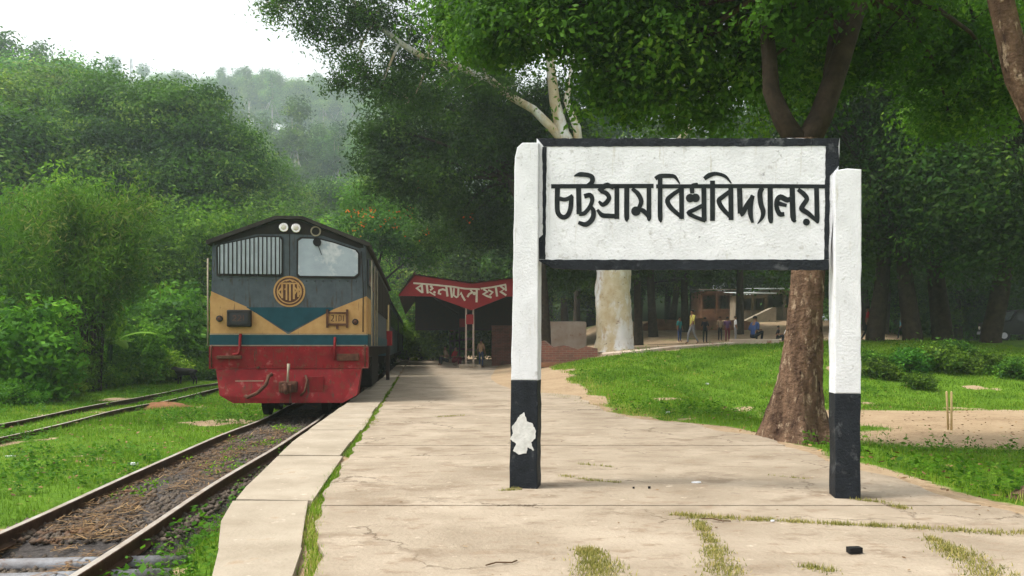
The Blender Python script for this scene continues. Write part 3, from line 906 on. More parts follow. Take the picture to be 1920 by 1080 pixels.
strip([(1017, 275.6), (1025, 275.6), (1022.5, 486.4), (1009, 485.5), (1009, 448), (1018, 440)])

# lettering: strokes traced in two enlarged views of the board
SA, SB = (1010, 310, 6.857), (1280, 310, 6.62)
def stroke_poly(pts, wd):
    n = len(pts)
    if not hasattr(wd, '__len__'): wd = [wd] * n
    out_l, out_r = [], []
    for i in range(n):
        a = np.array(pts[max(i - 1, 0)], float); b = np.array(pts[min(i + 1, n - 1)], float)
        p = np.array(pts[i], float)
        t = b - a; t /= max(np.linalg.norm(t), 1e-6)
        nn = np.array([-t[1], t[0]])
        k = 1.0
        if 0 < i < n - 1:
            t1 = p - a; t1 /= max(np.linalg.norm(t1), 1e-6)
            k = 1 / max(0.72, abs(np.dot(nn, np.array([-t1[1], t1[0]]))))
        out_l.append(p + nn * wd[i] / 2 * k); out_r.append(p - nn * wd[i] / 2 * k)
    return out_l, out_r
lv = [0]
def smooth_line(pts, wd, n=4):
    """Catmull-Rom through the traced points"""
    if len(pts) < 3: return pts, wd
    w_ = wd if hasattr(wd, '__len__') else [wd] * len(pts)
    P_ = [np.array(p, float) for p in pts]
    P_ = [2 * P_[0] - P_[1]] + P_ + [2 * P_[-1] - P_[-2]]
    op, ow = [], []
    for i in range(1, len(P_) - 2):
        for j in range(n):
            t = j / n
            a, b, c, d = P_[i - 1], P_[i], P_[i + 1], P_[i + 2]
            op.append(0.5 * (2 * b + (c - a) * t + (2 * a - 5 * b + 4 * c - d) * t * t + (3 * b - a - 3 * c + d) * t ** 3))
            ow.append(w_[i - 1] * (1 - t) + w_[i] * t)
    op.append(P_[-2]); ow.append(w_[-1])
    return op, ow
def letter_mesh(strokes, view, locf, base_y, name, mat, parent, curve=True):
    mb = MB()
    ox, oy, sc = view
    for s in strokes:
        lv[0] = (lv[0] + 1) % 9
        dy = base_y - 0.0022 - 0.00022 * lv[0]
        if s[0] == 'dot':
            _, cx, cy_, r = s
            ring = [(cx + r * math.cos(a), cy_ + r * math.sin(a)) for a in np.linspace(0, 2 * math.pi, 15)[:-1]]
            pts3 = [locf(ox + x / sc, oy + y / sc) for x, y in ring]
            mb.add([(x, dy, z) for x, z in pts3], [tuple(range(len(pts3)))])
            continue
        pts, wd = s
        if curve: pts, wd = smooth_line(pts, wd)
        Lp, Rp = stroke_poly(pts, wd)
        vs = []
        for a, b in zip(Lp, Rp):
            for q in (a, b):
                x, z = locf(ox + q[0] / sc, oy + q[1] / sc)
                vs.append((x, dy, z))
        mb.add(vs, [(2 * i, 2 * i + 1, 2 * i + 3, 2 * i + 2) for i in range(len(Lp) - 1)])
    return mb.build(name, mat, parent)
bl = lambda px, py: sloc(px, py, BD)
def V2(*a): return list(zip(a[0::2], a[1::2]))
LET_A = [
    [(V2(160, 270, 1478, 266), 56)],                                                                             # head line, first word
    [(V2(243, 275, 238, 480, 248, 610, 310, 668, 375, 640, 412, 540, 422, 395), [66, 64, 62, 60, 62, 62, 56]), (V2(255, 425, 330, 440, 385, 425, 440, 392), 54)],
    [(V2(513, 275, 520, 630), 66), (V2(520, 628, 590, 615, 660, 530, 690, 440, 660, 385, 585, 400), [50, 56, 52, 56, 62, 62]),
     (V2(660, 520, 705, 590, 690, 690, 610, 760, 510, 735), [40, 62, 66, 66, 46]), (V2(455, 140, 530, 118, 640, 128, 690, 160, 680, 225, 600, 268), [14, 62, 58, 62, 62, 30])],
    [(V2(775, 335, 820, 290, 885, 255, 965, 300), [56, 66, 66, 36]), (V2(800, 335, 870, 360, 905, 420, 870, 480, 820, 505, 772, 462), [50, 60, 58, 62, 58, 30]),
     (V2(1005, 265, 1005, 690), 62), (V2(752, 570, 815, 640, 900, 650, 1010, 655), [34, 62, 62, 56])],
    [(V2(1133, 270, 1132, 660, 1150, 705), [66, 66, 26])],
    [(V2(1418, 270, 1418, 660, 1432, 712), [60, 62, 14]), (V2(1200, 300, 1275, 365, 1318, 460, 1290, 555), [44, 60, 60, 56]), ('dot', 1250, 590, 62), (V2(1270, 560, 1350, 590, 1432, 690), [44, 62, 34])],
    [(V2(1562, 165, 1562, 660, 1585, 705), [60, 62, 26]), (V2(1498, 172, 1560, 140, 1680, 136, 1752, 150, 1815, 238), [50, 58, 58, 46, 16])],
    [(V2(1836, 280, 1838, 690), 62), (V2(1815, 315, 1720, 380, 1656, 450, 1700, 545, 1850, 680), [50, 56, 62, 62, 48])],
]
LET_B = [
    [(V2(-330, 262, 900, 258, 1800, 263), 50)],
    [(V2(190, 232, 120, 262, 118, 350), [36, 62, 50]), ('dot', 92, 408, 54), ('dot', 160, 405, 54), (V2(262, 260, 266, 695), 62), (V2(262, 490, 160, 545, 75, 590, 150, 640, 285, 690), [50, 52, 54, 50, 46]), (V2(-45, 370, -5, 350), 20)],
    [(V2(370, 190, 370, 690), 62), (V2(268, 168, 330, 125, 420, 105, 530, 140, 605, 225), [50, 62, 46, 40, 14])],
    [(V2(597, 275, 600, 680), 62), (V2(590, 320, 500, 390, 450, 440, 490, 530, 615, 665), [50, 56, 60, 60, 44])],
    [(V2(705, 285, 715, 600), 66), (V2(712, 612, 745, 590, 800, 490, 875, 375), [62, 62, 60, 46]), (V2(868, 375, 842, 470, 840, 600, 868, 715), [54, 70, 62, 34])],
    [(V2(988, 280, 958, 350, 970, 480, 998, 570, 985, 650, 928, 730), [60, 64, 64, 62, 46, 10])],
    [(V2(1085, 270, 1090, 655, 1112, 715), [66, 68, 26])],
    [(V2(1358, 270, 1370, 640, 1405, 700), [66, 72, 26]), (V2(1360, 400, 1300, 430, 1215, 395, 1168, 440, 1168, 530, 1205, 605, 1262, 605), [48, 66, 70, 58, 58, 62, 52]), (V2(1180, 470, 1290, 500), [60, 40])],
    [(V2(1660, 275, 1668, 655, 1678, 722), [60, 62, 20]), (V2(1430, 300, 1500, 355, 1540, 420, 1490, 500, 1480, 545, 1560, 600, 1672, 700), [50, 60, 58, 60, 66, 60, 40]), ('dot', 1535, 705, 44)],
]
for s in LET_A: letter_mesh(s, SA, bl, BD, 'letter', M['letter_black'], board)
for s in LET_B: letter_mesh(s, SB, bl, BD, 'letter', M['letter_black'], board)

# ------------------------------------------------------------------ locomotive
LR = math.atan(TRK)
LY = 14.65
loco = empty('locomotive', (float(track_x(LY)), LY, RAILZ), LR)
tag(loco, 'grey, tan and red diesel locomotive with barred cab window standing at the platform', 'locomotive')
HW = 1.41
# cab front (x, z) outline: flat-topped gable
FRONT = [(-HW, 1.33), (HW, 1.33), (HW - 0.03, 3.20), (1.36, 3.24), (0.22, 3.66), (-0.22, 3.66), (-1.36, 3.24), (-HW + 0.03, 3.20)]
LEN = 12.2
fn = lambda u, v, d: (u, d, v)
mb = MB().prism(FRONT, fn, 0.0, LEN)
me = mb.mesh('body'); me.materials.append(M['loco_grey'])
bm = bmesh.new(); bm.from_mesh(me); bmesh.ops.recalc_face_normals(bm, faces=bm.faces[:])
bmesh.ops.bevel(bm, geom=[e for e in bm.edges if abs(e.verts[0].co.y) < 1e-5 and abs(e.verts[1].co.y) < 1e-5], offset=0.03, segments=2, affect='EDGES')
bm.to_mesh(me); bm.free()
body = link('body', me, None, loco)
# roof shell with overhanging rim
ro = [(-1.46, 3.17), (-1.46, 3.235), (-0.25, 3.70), (0.25, 3.70), (1.46, 3.235), (1.46, 3.17), (1.43, 3.165), (0.22, 3.645), (-0.22, 3.645), (-1.43, 3.165)]
mb = MB()
n = len(ro)
for d in (-0.09, LEN + 0.05): mb.v += [(u, d, v + 0.022) for u, v in ro]
quads = [(0, 1, 8, 9), (1, 2, 7, 8)]
for i in range(n):
    mb.f.append((i, (i + 1) % n, n + (i + 1) % n, n + i)); mb.m.append(0)
for off in (0, n):
    for q in [(0, 1, 9), (1, 2, 8, 9), (2, 3, 7, 8), (3, 4, 6, 7), (4, 5, 6)]:
        mb.f.append(tuple(off + i for i in q)); mb.m.append(0)
me = mb.mesh('roof'); bm = bmesh.new(); bm.from_mesh(me); bmesh.ops.recalc_face_normals(bm, faces=bm.faces[:]); bm.to_mesh(me); bm.free()
link('roof', me, M['loco_roof'], loco)
def panel(name, poly, mat, y0=-0.006, y1=0.004, parent=loco):
    m_ = MB().prism(poly, fn, y1, y0)
    me_ = m_.mesh(name); b_ = bmesh.new(); b_.from_mesh(me_); bmesh.ops.recalc_face_normals(b_, faces=b_.faces[:]); b_.to_mesh(me_); b_.free()
    return link(name, me_, mat, parent)
# dark brow over the windows
panel('brow', [(-1.34, 3.17), (-1.25, 3.20), (-0.6, 3.39), (-0.1, 3.40), (0.12, 3.40), (0.6, 3.38), (1.25, 3.16), (1.34, 3.17), (1.33, 3.235), (0.21, 3.64), (-0.21, 3.64), (-1.33, 3.235)], M['loco_dark'], -0.004)
# tan flashes, blue-green chevron and band
panel('tan_flash', [(-1.395, 2.34), (-1.395, 1.57), (-0.045, 1.57), (-0.77, 2.06)], M['loco_beige'], -0.006)
panel('tan_flash', [(1.395, 2.27), (1.395, 1.57), (-0.005, 1.57), (0.79, 2.02)], M['loco_beige'], -0.006)
panel('chevron', [(-0.775, 2.05), (-0.025, 1.60), (0.795, 2.03), (0.78, 2.055)], M['loco_teal'], -0.0075)
panel('band', [(-1.415, 1.36), (1.415, 1.36), (1.415, 1.545), (-1.415, 1.545)], M['loco_teal'], -0.012)
panel('trim_line', [(-1.418, 1.548), (1.418, 1.548), (1.418, 1.566), (-1.418, 1.566)], M['loco_line'], -0.016)
panel('trim_line', [(-1.418, 1.345), (1.418, 1.345), (1.418, 1.362), (-1.418, 1.362)], M['loco_line'], -0.018)
# windows
def window(name, poly, inset_mat, bars):
    fr = panel('window_frame', poly, M['loco_dark'], -0.03)
    cx = sum(p[0] for p in poly) / len(poly); cz = sum(p[1] for p in poly) / len(poly)
    inner = [(cx + (x - cx) * 0.945, cz + (z - cz) * 0.91) for x, z in poly]
    pn = panel(name, inner, inset_mat, -0.034, 0.0, fr)
    if bars:
        xs = np.linspace(min(p[0] for p in inner) + 0.03, max(p[0] for p in inner) - 0.03, 15)
        top = [(p[0], p[1]) for p in inner]
        for x in xs:
            zt = np.interp(x, [-1.28, -0.75, -0.5, -0.13], [3.16, 3.30, 3.345, 3.345])
            MB().tube([(x, -0.048, 2.645), (x, -0.048, float(zt))], 0.011, 6).build('window_bar', M['loco_dark'], fr, True)
    return fr
WL = [(-1.29, 2.62), (-0.13, 2.62), (-0.115, 2.66), (-0.115, 3.31), (-0.15, 3.36), (-0.55, 3.36), (-0.80, 3.30), (-1.26, 3.19), (-1.30, 3.14)]
WR = [(0.16, 2.60), (1.20, 2.60), (1.27, 2.66), (1.27, 3.06), (1.22, 3.13), (0.80, 3.27), (0.50, 3.345), (0.20, 3.35), (0.13, 3.30), (0.125, 2.64)]
window('shutter', WL, M['shutter'], True)
wr = window('window_pane', WR, M['pane'], False)
MB().tube([(0.50, -0.03, 3.255), (0.50, -0.07, 3.255)], 0.075, 14).build('wiper_motor', M['black_plastic'], loco)
MB().tube([(0.50, -0.05, 3.25), (0.58, -0.055, 3.02)], 0.006, 6).build('wiper', M['black_plastic'], loco)
def lamp(x, z, r, glass='lamp_glass', name='headlight', rim='chrome'):
    h = MB().tube([(x, 0.0, z), (x, -0.045, z), (x, -0.05, z)], [r, r, r * 0.9], 18).build(name, M[rim], loco, False)
    MB().tube([(x, -0.048, z), (x, -0.054, z), (x, -0.060, z)], [r * 0.6, r * 0.55, r * 0.25], 18).build('lens', M[glass], h, True)
lamp(-0.10, 3.52, 0.085)
lamp(0.12, 3.51, 0.085)
# horn ring over the right window
ring = MB()
for i in range(20):
    a, b = 2 * math.pi * i / 20, 2 * math.pi * (i + 1) / 20
    for r0, r1, y0_, y1_ in ((0.095, 0.072, -0.03, -0.03), (0.095, 0.095, 0.0, -0.03), (0.072, 0.072, -0.03, 0.0)):
        ring.add([(0.47 + r0 * math.cos(a), y0_, 3.46 + r0 * math.sin(a)), (0.47 + r0 * math.cos(b), y0_, 3.46 + r0 * math.sin(b)), (0.47 + r1 * math.cos(b), y1_, 3.46 + r1 * math.sin(b)), (0.47 + r1 * math.cos(a), y1_, 3.46 + r1 * math.sin(a))], [(0, 1, 2, 3)])
ring.build('horn', M['loco_line'], loco)
# round emblem
EX, EZ = -0.005, 2.345
em = MB().tube([(EX, 0.0, EZ), (EX, -0.012, EZ)], 0.285, 40).build('emblem', M['loco_beige'], loco)
def annulus(r0, r1, y, mat, name):
    m_ = MB()
    for i in range(40):
        a, b = 2 * math.pi * i / 40, 2 * math.pi * (i + 1) / 40
        m_.add([(EX + r * math.cos(t), y, EZ + r * math.sin(t)) for r, t in ((r0, a), (r1, a), (r1, b), (r0, b))], [(0, 1, 2, 3)])
    m_.build(name, mat, em)
annulus(0.225, 0.255, -0.014, M['loco_rust'], 'emblem_ring')
MB().tube([(EX, -0.011, EZ), (EX, -0.0135, EZ)], 0.205, 32).build('emblem_field', M['loco_rust'], em)
eml = lambda x, y: (EX + (x - 417) / 257.25, EZ - (y - 430) / 257.25)
lv[0] = 0
letter_mesh([(V2(372, 392, 462, 392), 7), (V2(384, 394, 384, 462), 9), (V2(384, 412, 366, 432, 384, 456), 8), (V2(404, 394, 404, 470), 8), (V2(404, 414, 396, 422), 7), (V2(420, 388, 420, 474), 9),
             (V2(438, 394, 438, 466), 9), (V2(438, 408, 452, 424, 440, 442), 8), (V2(456, 396, 458, 456), 8), (V2(458, 410, 470, 430, 458, 450), 8), (V2(400, 380, 420, 374, 436, 384), 7)],
            (0, 0, 1), eml, -0.0128, 'emblem_lettering', M['loco_beige'], em, False)
# number boxes and marker lamps
nb = MB().box(-1.10, -0.67, -0.11, 0.01, 1.69, 2.00, 0.03).build('number_lamp_box', M['loco_dark'], loco)
MB().box(-1.04, -0.73, -0.116, -0.105, 1.75, 1.94, 0.0).build('lamp_window', M['glass_dark'], nb)
lv[0] = 0
nbl = lambda x, y: (x, y)
letter_mesh([(V2(-0.99, 1.88, -0.95, 1.90, -0.93, 1.86, -0.99, 1.80, -0.93, 1.80), 0.016), (V2(-0.90, 1.89, -0.86, 1.90, -0.84, 1.86, -0.90, 1.80, -0.84, 1.80), 0.016), (V2(-0.80, 1.90, -0.80, 1.80), 0.016)],
            (0, 0, 1), nbl, -0.115, 'number', M['loco_rust'], nb, False)
br_ = MB()
br_.box(0.66, 0.70, -0.05, 0.0, 1.68, 2.02); br_.box(1.02, 1.06, -0.05, 0.0, 1.68, 2.02); br_.box(0.70, 1.02, -0.04, 0.0, 1.72, 1.76); br_.box(0.70, 1.02, -0.03, 0.0, 1.94, 1.97); br_.box(0.84, 0.88, -0.055, 0, 1.66, 1.72)
bracket = br_.build('lamp_bracket', M['loco_rust'], loco)
lv[0] = 0
letter_mesh([(V2(0.75, 1.91, 0.79, 1.91, 0.79, 1.86, 0.75, 1.81, 0.80, 1.80), 0.016), (V2(0.84, 1.91, 0.84, 1.80), 0.016), (V2(0.89, 1.91, 0.93, 1.90, 0.93, 1.82, 0.89, 1.80, 0.89, 1.91), 0.014), (V2(0.97, 1.91, 0.97, 1.80), 0.016)],
            (0, 0, 1), nbl, -0.008, 'number', M['loco_rust'], bracket, False)
lamp(-1.24, 1.84, 0.058, 'loco_rust', 'marker_lamp', 'loco_dark')
lamp(1.19, 1.79, 0.058, 'loco_rust', 'marker_lamp', 'loco_dark')
# red buffer skirt: wide upper apron, narrower chamfered plough
sk = MB().prism([(-1.42, 0.93), (1.42, 0.93), (1.42, 1.335), (-1.42, 1.335)], fn, -0.05, 0.35)
sk.build('buffer_beam', M['loco_red'], loco)
pl = MB()
bot = [(-1.22, 0.45), (-0.98, 0.31), (0.98, 0.30), (1.24, 0.44), (1.30, 0.925), (-1.30, 0.925)]
top = bot
pl.v += [(x * (0.99 if z < .9 else 1), (-0.16 if z < 0.9 else -0.04), z) for x, z in bot] + [(x, 0.30, z) for x, z in bot]
pl.f += [(5, 4, 3, 2, 1, 0), (6, 7, 8, 9, 10, 11)] + [(i, (i + 1) % 6, 6 + (i + 1) % 6, 6 + i) for i in range(6)]; pl.m += [0] * 8
me = pl.mesh('plough'); bm = bmesh.new(); bm.from_mesh(me); bmesh.ops.recalc_face_normals(bm, faces=bm.faces[:]); bm.to_mesh(me); bm.free()
link('plough', me, M['loco_red'], loco)
MB().box(-0.95, -0.45, -0.098, -0.06, 0.70, 0.715).build('plough_seam', M['loco_line'], loco)
# coupler, hoses, pipes, steps
cp_ = MB().box(-0.16, 0.16, -0.26, -0.05, 0.50, 0.70, 0.03); cp_.box(-0.09, 0.09, -0.42, -0.2, 0.50, 0.66, 0.03); cp_.tube([(0, -0.36, 0.62), (0.0, -0.46, 0.66), (0.0, -0.48, 0.56), (0, -0.42, 0.50)], 0.035, 8)
coupler = cp_.build('coupler', M['loco_rust'], loco)
MB().tube([(0, -0.24, 0.68), (0.0, -0.20, 0.86), (0.01, -0.18, 1.02)], [0.02, 0.018, 0.03], 8).build('lever', M['loco_line'], coupler, True)
MB().tube([(-0.30, -0.11, 0.82), (-0.34, -0.19, 0.80), (-0.38, -0.26, 0.64), (-0.52, -0.30, 0.50), (-0.70, -0.26, 0.42), (-0.74, -0.2, 0.44)], 0.032, 8).build('brake_hose', M['loco_rust'], loco, True)
MB().tube([(-0.87, -0.03, 1.56), (-0.87, -0.07, 1.45), (-0.87, -0.09, 1.28), (-0.89, -0.09, 1.20), (-1.0, -0.09, 1.18)], 0.026, 8).build('pipe', M['loco_red'], loco, True)
MB().tube([(0.82, -0.03, 1.50), (0.82, -0.07, 1.40), (0.82, -0.085, 1.08)], 0.024, 8).build('pipe', M['loco_red'], loco, True)
MB().box(-1.27, -0.84, -0.12, -0.04, 1.11, 1.17, 0.01).build('step', M['loco_rust'], loco)
MB().box(0.86, 1.26, -0.085, -0.04, 1.07, 1.20, 0.01).build('step', M['loco_rust'], loco)
for x in (-1.37, 1.37):
    MB().tube([(x, -0.07, 0.95), (x, -0.09, 1.3), (x, -0.05, 1.36)], 0.014, 6).build('grab_rail', M['loco_rust'], loco, True)
for x, z in ((-0.55, 0.95), (0.35, 0.55), (0.5, 0.55), (0.55, 0.70)):
    MB().tube([(x, -0.05, z), (x, -0.13, z)], 0.022, 8).build('bolt', M['loco_rust'], loco)
# rivets along the seams, cable and panel joints on the nose
rv = MB().tube([(0, 0, 0), (0, -.012, 0)], [.014, .008], 8).mesh('rivet'); rv.materials.append(M['loco_grey'])
rvr = rv.copy(); rvr.materials.clear(); rvr.materials.append(M['loco_red'])
for i in range(19):
    x = -1.35 + 2.7 * i / 18
    link('rivet', rv, None, loco, (x, -.004, 2.545))
    link('rivet', rvr, None, loco, (x, -.05, 1.29)); link('rivet', rvr, None, loco, (x, -.05, .975))
MB().box(-.008, .008, -.003, .002, 2.63, 3.40).build('panel_joint', M['loco_dark'], loco)
MB().tube([(1.30, -.02, 3.1), (1.335, -.03, 2.4), (1.33, -.03, 1.6)], .011, 6).build('cable', M['loco_dark'], loco, True)
MB().tube([(.30, -.10, .80), (.34, -.18, .72), (.30, -.22, .52), (.22, -.2, .44)], .022, 8).build('brake_hose', M['loco_rust'], loco, True)
MB().box(.25, .62, -.135, -.07, .50, .78).build('patch_plate', M['loco_red'], loco, False)
# side: sole bar, tan stripe, door, side windows, louvres, handrails
for sx in (1, -1):
    xs = sx * HW
    def sbox(name, y0, y1, z0, z1, out, mat, parent=loco):
        a, b = sorted((xs - sx * 0.01, xs + sx * out))
        return MB().box(a, b, y0, y1, z0, z1).build(name, mat, parent)
    sbox('tan_stripe', 0.02, 2.3, 1.57, 2.25, 0.006, M['loco_beige'])
    sbox('band', 0.02, LEN, 1.36, 1.545, 0.012, M['loco_teal'])
    dr = sbox('cab_door', 1.35, 2.1, 1.40, 3.05, 0.02, M['loco_grey'])
    sbox('window_pane', 1.48, 1.97, 2.45, 2.95, 0.026, M['glass_dark'], dr)
    sbox('side_window', 0.35, 1.15, 2.50, 3.0, 0.018, M['glass_dark'])
    for i in range(9):
        sbox('louvre', 3.2 + i * 0.95, 3.95 + i * 0.95, 2.15, 3.0, 0.03, M['loco_dark'])
    for y0_ in (0.12, 1.22, 2.2):
        MB().tube([(xs + sx * 0.07, y0_, 1.35), (xs + sx * 0.07, y0_, 2.95)], 0.016, 6).build('handrail', M['loco_line'], loco, True)
# running gear
def bogie(cy_, parent):
    b_ = empty('bogie', (0, cy_, 0), 0, parent)
    fr = MB().box(-0.95, -0.82, -1.75, 1.75, 0.35, 0.72, 0.02); fr.box(0.82, 0.95, -1.75, 1.75, 0.35, 0.72, 0.02); fr.box(-0.8, 0.8, -1.6, 1.6, 0.62, 0.92)
    fr.build('bogie_frame', M['under'], b_)
    for yy in (-1.2, 0, 1.2):
        for sx in (-1, 1):
            a = sx * 0.50
            MB().tube([(a, yy, 0.44), (a + sx * 0.12, yy, 0.44)], 0.44, 24).build('wheel', M['under'], b_)
        MB().tube([(-0.5, yy, 0.44), (0.5, yy, 0.44)], 0.07, 8).build('axle', M['under'], b_)
bogie(2.2, loco); bogie(LEN - 2.4, loco)
MB().box(-1.25, 1.25, 4.4, LEN - 4.6, 0.35, 1.32, 0.05).build('fuel_tank', M['under'], loco)
MB().box(-1.3, 1.3, 0.36, LEN, 1.1, 1.325).build('underframe', M['under'], loco)

# ------------------------------------------------------------------ coaches behind the locomotive
def coach():
    c = empty('railway_coach')
    L = 13.6
    shp = [(-1.36, 1.0), (1.36, 1.0), (1.36, 2.95), (1.1, 3.25), (0.5, 3.40), (-0.5, 3.40), (-1.1, 3.25), (-1.36, 2.95)]
    m_ = MB().prism(shp, fn, 0.25, L)
    me_ = m_.mesh('body'); b_ = bmesh.new(); b_.from_mesh(me_); bmesh.ops.recalc_face_normals(b_, faces=b_.faces[:]); b_.to_mesh(me_); b_.free()
    bd = link('body', me_, M['coach_body'], c)
    MB().prism([(-1.42, 2.92), (-1.40, 3.0), (-1.12, 3.29), (-0.5, 3.45), (0.5, 3.45), (1.12, 3.29), (1.40, 3.0), (1.42, 2.92), (1.36, 2.96), (1.08, 3.24), (0.5, 3.39), (-0.5, 3.39), (-1.08, 3.24), (-1.36, 2.96)][::-1], fn, 0.2, L + 0.05, cap0=False).build('roof', M['loco_roof'], c)
    for sx in (1, -1):
        a, b = sorted((sx * 1.355, sx * 1.372))
        MB().box(a, b, 0.25, L, 1.95, 2.78).build('cream_band', M['coach_body'], c)
        for i in range(9):
            a2, b2 = sorted((sx * 1.36, sx * 1.385))
            wdw = MB().box(a2, b2, 1.7 + i * 1.2, 2.45 + i * 1.2, 2.05, 2.70).build('window', M['glass_dark'], c)
        for y0_ in (0.5, L - 1.1):
            a2, b2 = sorted((sx * 1.36, sx * 1.39))
            MB().box(a2, b2, y0_, y0_ + 0.7, 1.05, 2.85).build('door', M['loco_dark'], c)
    for yy in (2.4, L - 2.2):
        f_ = MB().box(-0.9, -0.8, yy - 1.3, yy + 1.3, 0.35, 0.6); f_.box(0.8, 0.9, yy - 1.3, yy + 1.3, 0.35, 0.6); f_.build('bogie_frame', M['under'], c)
        for dy in (-0.85, 0.85):
            MB().tube([(-0.62, yy + dy, 0.38), (-0.5, yy + dy, 0.38)], 0.38, 18).build('wheel', M['under'], c)
            MB().tube([(0.5, yy + dy, 0.38), (0.62, yy + dy, 0.38)], 0.38, 18).build('wheel', M['under'], c)
    MB().box(-1.2, 1.2, 0.3, L - .1, 0.75, 0.995).build('underframe', M['under'], c)
    return c
c0_ = coach()
labs = ['dark blue and cream coach coupled directly behind the locomotive', 'dark blue and cream coach, second behind the locomotive', 'dark blue and cream coach, third behind the locomotive']
for i in range(3):
    c = c0_ if i == 0 else copy_tree(c0_)
    yy = LY + (LEN + 0.45 + i * 14.1) * math.cos(LR)
    c.location = (float(track_x(yy)), yy, RAILZ); c.rotation_euler = (0, 0, LR)
    tag(c, labs[i], 'coach', 'coaches of the train')

# ------------------------------------------------------------------ platform shed with butterfly roof
SY = 37.0
sp = Vector(((881 - 960) / F * SY, SY, 0))
shed = empty('platform_shed', sp, LR)
tag(shed, 'open platform shed with butterfly roof and red painted fascia bearing Bengali lettering', 'shed')
def shl(px, py):  # photo px -> shed front plane (x, z)
    d = Vector(((px - 960) / F, 1, -(py - HOR) / F)); o = Vector((0, 0, CAMZ))
    N = Vector((-math.sin(LR), math.cos(LR), 0)); U = Vector((math.cos(LR), math.sin(LR), 0))
    t = (sp - o).dot(N) / d.dot(N); p = o + d * t - sp
    return p.dot(U), p.z
fas = [shl(*p) for p in [(747, 555), (812, 556), (884, 582), (950, 556), (1003, 556), (998, 518), (955, 523), (885, 532), (778, 516)]]
fo = panel('fascia', fas, M['shed_red'], -0.06, 0.0, shed)
# roof sheets running back
RL = 24.0
def roof_sheet(a, b):
    m_ = MB()
    n_ = 26
    (xa, za), (xb, zb_) = a, b
    for d in (-0.25, RL):
        for i in range(n_ + 1):
            t = i / n_
            m_.v.append((lerp(xa, xb, t), d, lerp(za, zb_, t) + 0.03 + (0.018 if i % 2 else -0.018)))
    for i in range(n_):
        m_.f.append((i, i + 1, n_ + 2 + i, n_ + 1 + i)); m_.m.append(0)
    m_.build('roof_sheet', M['tin_rust'], shed)
vA, vB, vC = shl(778, 515.5), shl(885, 531.5), shl(998, 517.5)
roof_sheet((vA[0] - 0.1, vA[1] + 0.02), vB); roof_sheet(vB, (vC[0] + 0.1, vC[1] + 0.02))
edge_l = shl(747, 554)
roof_sheet(edge_l, (vA[0] - 0.05, vA[1] + 0.05))
MB().box(vA[0] - .05, vA[0] + .02, -.3, -.2, vA[1], vA[1] + .1).build('roof_corner', M['tin_rust'], shed)
for i, yy in enumerate((0.15, 6.0, 12.0, 18.0, 23.7)):
    col_ = empty('column', (0, yy, 0), 0, shed)
    MB().box(-0.21, -0.13, -0.06, 0.06, 0.0, 2.95).build('column_channel', M['plaster_pale'] if i == 0 else M['iron_dark'], col_)
    MB().box(0.13, 0.21, -0.06, 0.06, 0.0, 2.95).build('column_channel', M['plaster_pale'] if i == 0 else M['iron_dark'], col_)
    for z in (0.3, 0.8, 1.3, 1.8):
        MB().box(-0.13, 0.13, -0.045, 0.045, z, z + 0.12).build('column_batten', M['iron_dark'], col_)
    MB().box(-0.17, 0.17, -0.07, 0.07, 2.05, 2.5).build('red_band', M['shed_red'], col_)
    MB().box(-0.5, 0.5, -0.45, 0.45, -0.01, 0.11 if i else 0.17, 0.02).build('plinth', M['concrete'], col_)
    for sx, e in ((-1, vA), (1, vC)):
        MB().tube([(sx * 0.12, 0.0, 2.7), (e[0] * 0.85, 0.0, e[1] - 0.35)], 0.05, 6).build('rafter', M['iron_dark'], col_)
gz = [(vA[0], 1.9), (vC[0], 1.9), (vC[0], vC[1] - .02), (vB[0], vB[1] - .02), (vA[0], vA[1] - .02)]
panel('added_dark_sheet', gz, M['iron_dark'], 8.0, 8.04, shed)  # added sheet, no known shed part: makes the interior under the roof look dark
# lettering on the fascia (traced in an enlarged view, origin 700,480, scale 3.84)
SF = (700, 480, 3.84)
lv[0] = 0
FASC = [
    [(V2(288, 196, 400, 205, 470, 212, 570, 222, 660, 236, 765, 240), 12)],
    [(V2(348, 200, 354, 268), 15), (V2(346, 212, 312, 232, 350, 262), 14)],
    [(V2(384, 205, 392, 270), 15)],
    [(V2(410, 215, 426, 234, 408, 248), 13), ('dot', 418, 222, 9), (V2(402, 258, 446, 284), 10), ('dot', 440, 262, 9)],
    [(V2(524, 218, 534, 292), 15), (V2(526, 250, 500, 240, 474, 248, 470, 270, 488, 276), 13)],
    [(V2(556, 222, 566, 300), 15)],
    [(V2(580, 232, 578, 284, 598, 298, 612, 290), 12), (V2(612, 230, 610, 290, 632, 266, 640, 290, 660, 322), 14)],
    [(V2(744, 236, 742, 334), 15), (V2(698, 244, 714, 262, 690, 274, 676, 296), 14), ('dot', 726, 270, 12)],
    [(V2(772, 236, 852, 226, 955, 206), 12), (V2(792, 240, 820, 258, 790, 276, 816, 288, 850, 300), 14), (V2(826, 244, 858, 262, 836, 284), 12)],
    [(V2(880, 220, 890, 292), 15)],
    [(V2(912, 216, 944, 240, 914, 256, 956, 284), 14), (V2(950, 208, 954, 252), 13)],
]
for s in FASC: letter_mesh(s, SF, shl, -0.06, 'letter', M['paint_cream'], fo, False)
# things round the shed
bwall = MB().box(0, 3.6, 0, 0.25, 0, 2.1).build('brick_wall', M['brick'], None, False, (-1.05, 41.5, 0.0), (0, 0, LR))
tag(bwall, 'tall red brick wall standing under the platform shed roof', 'wall')

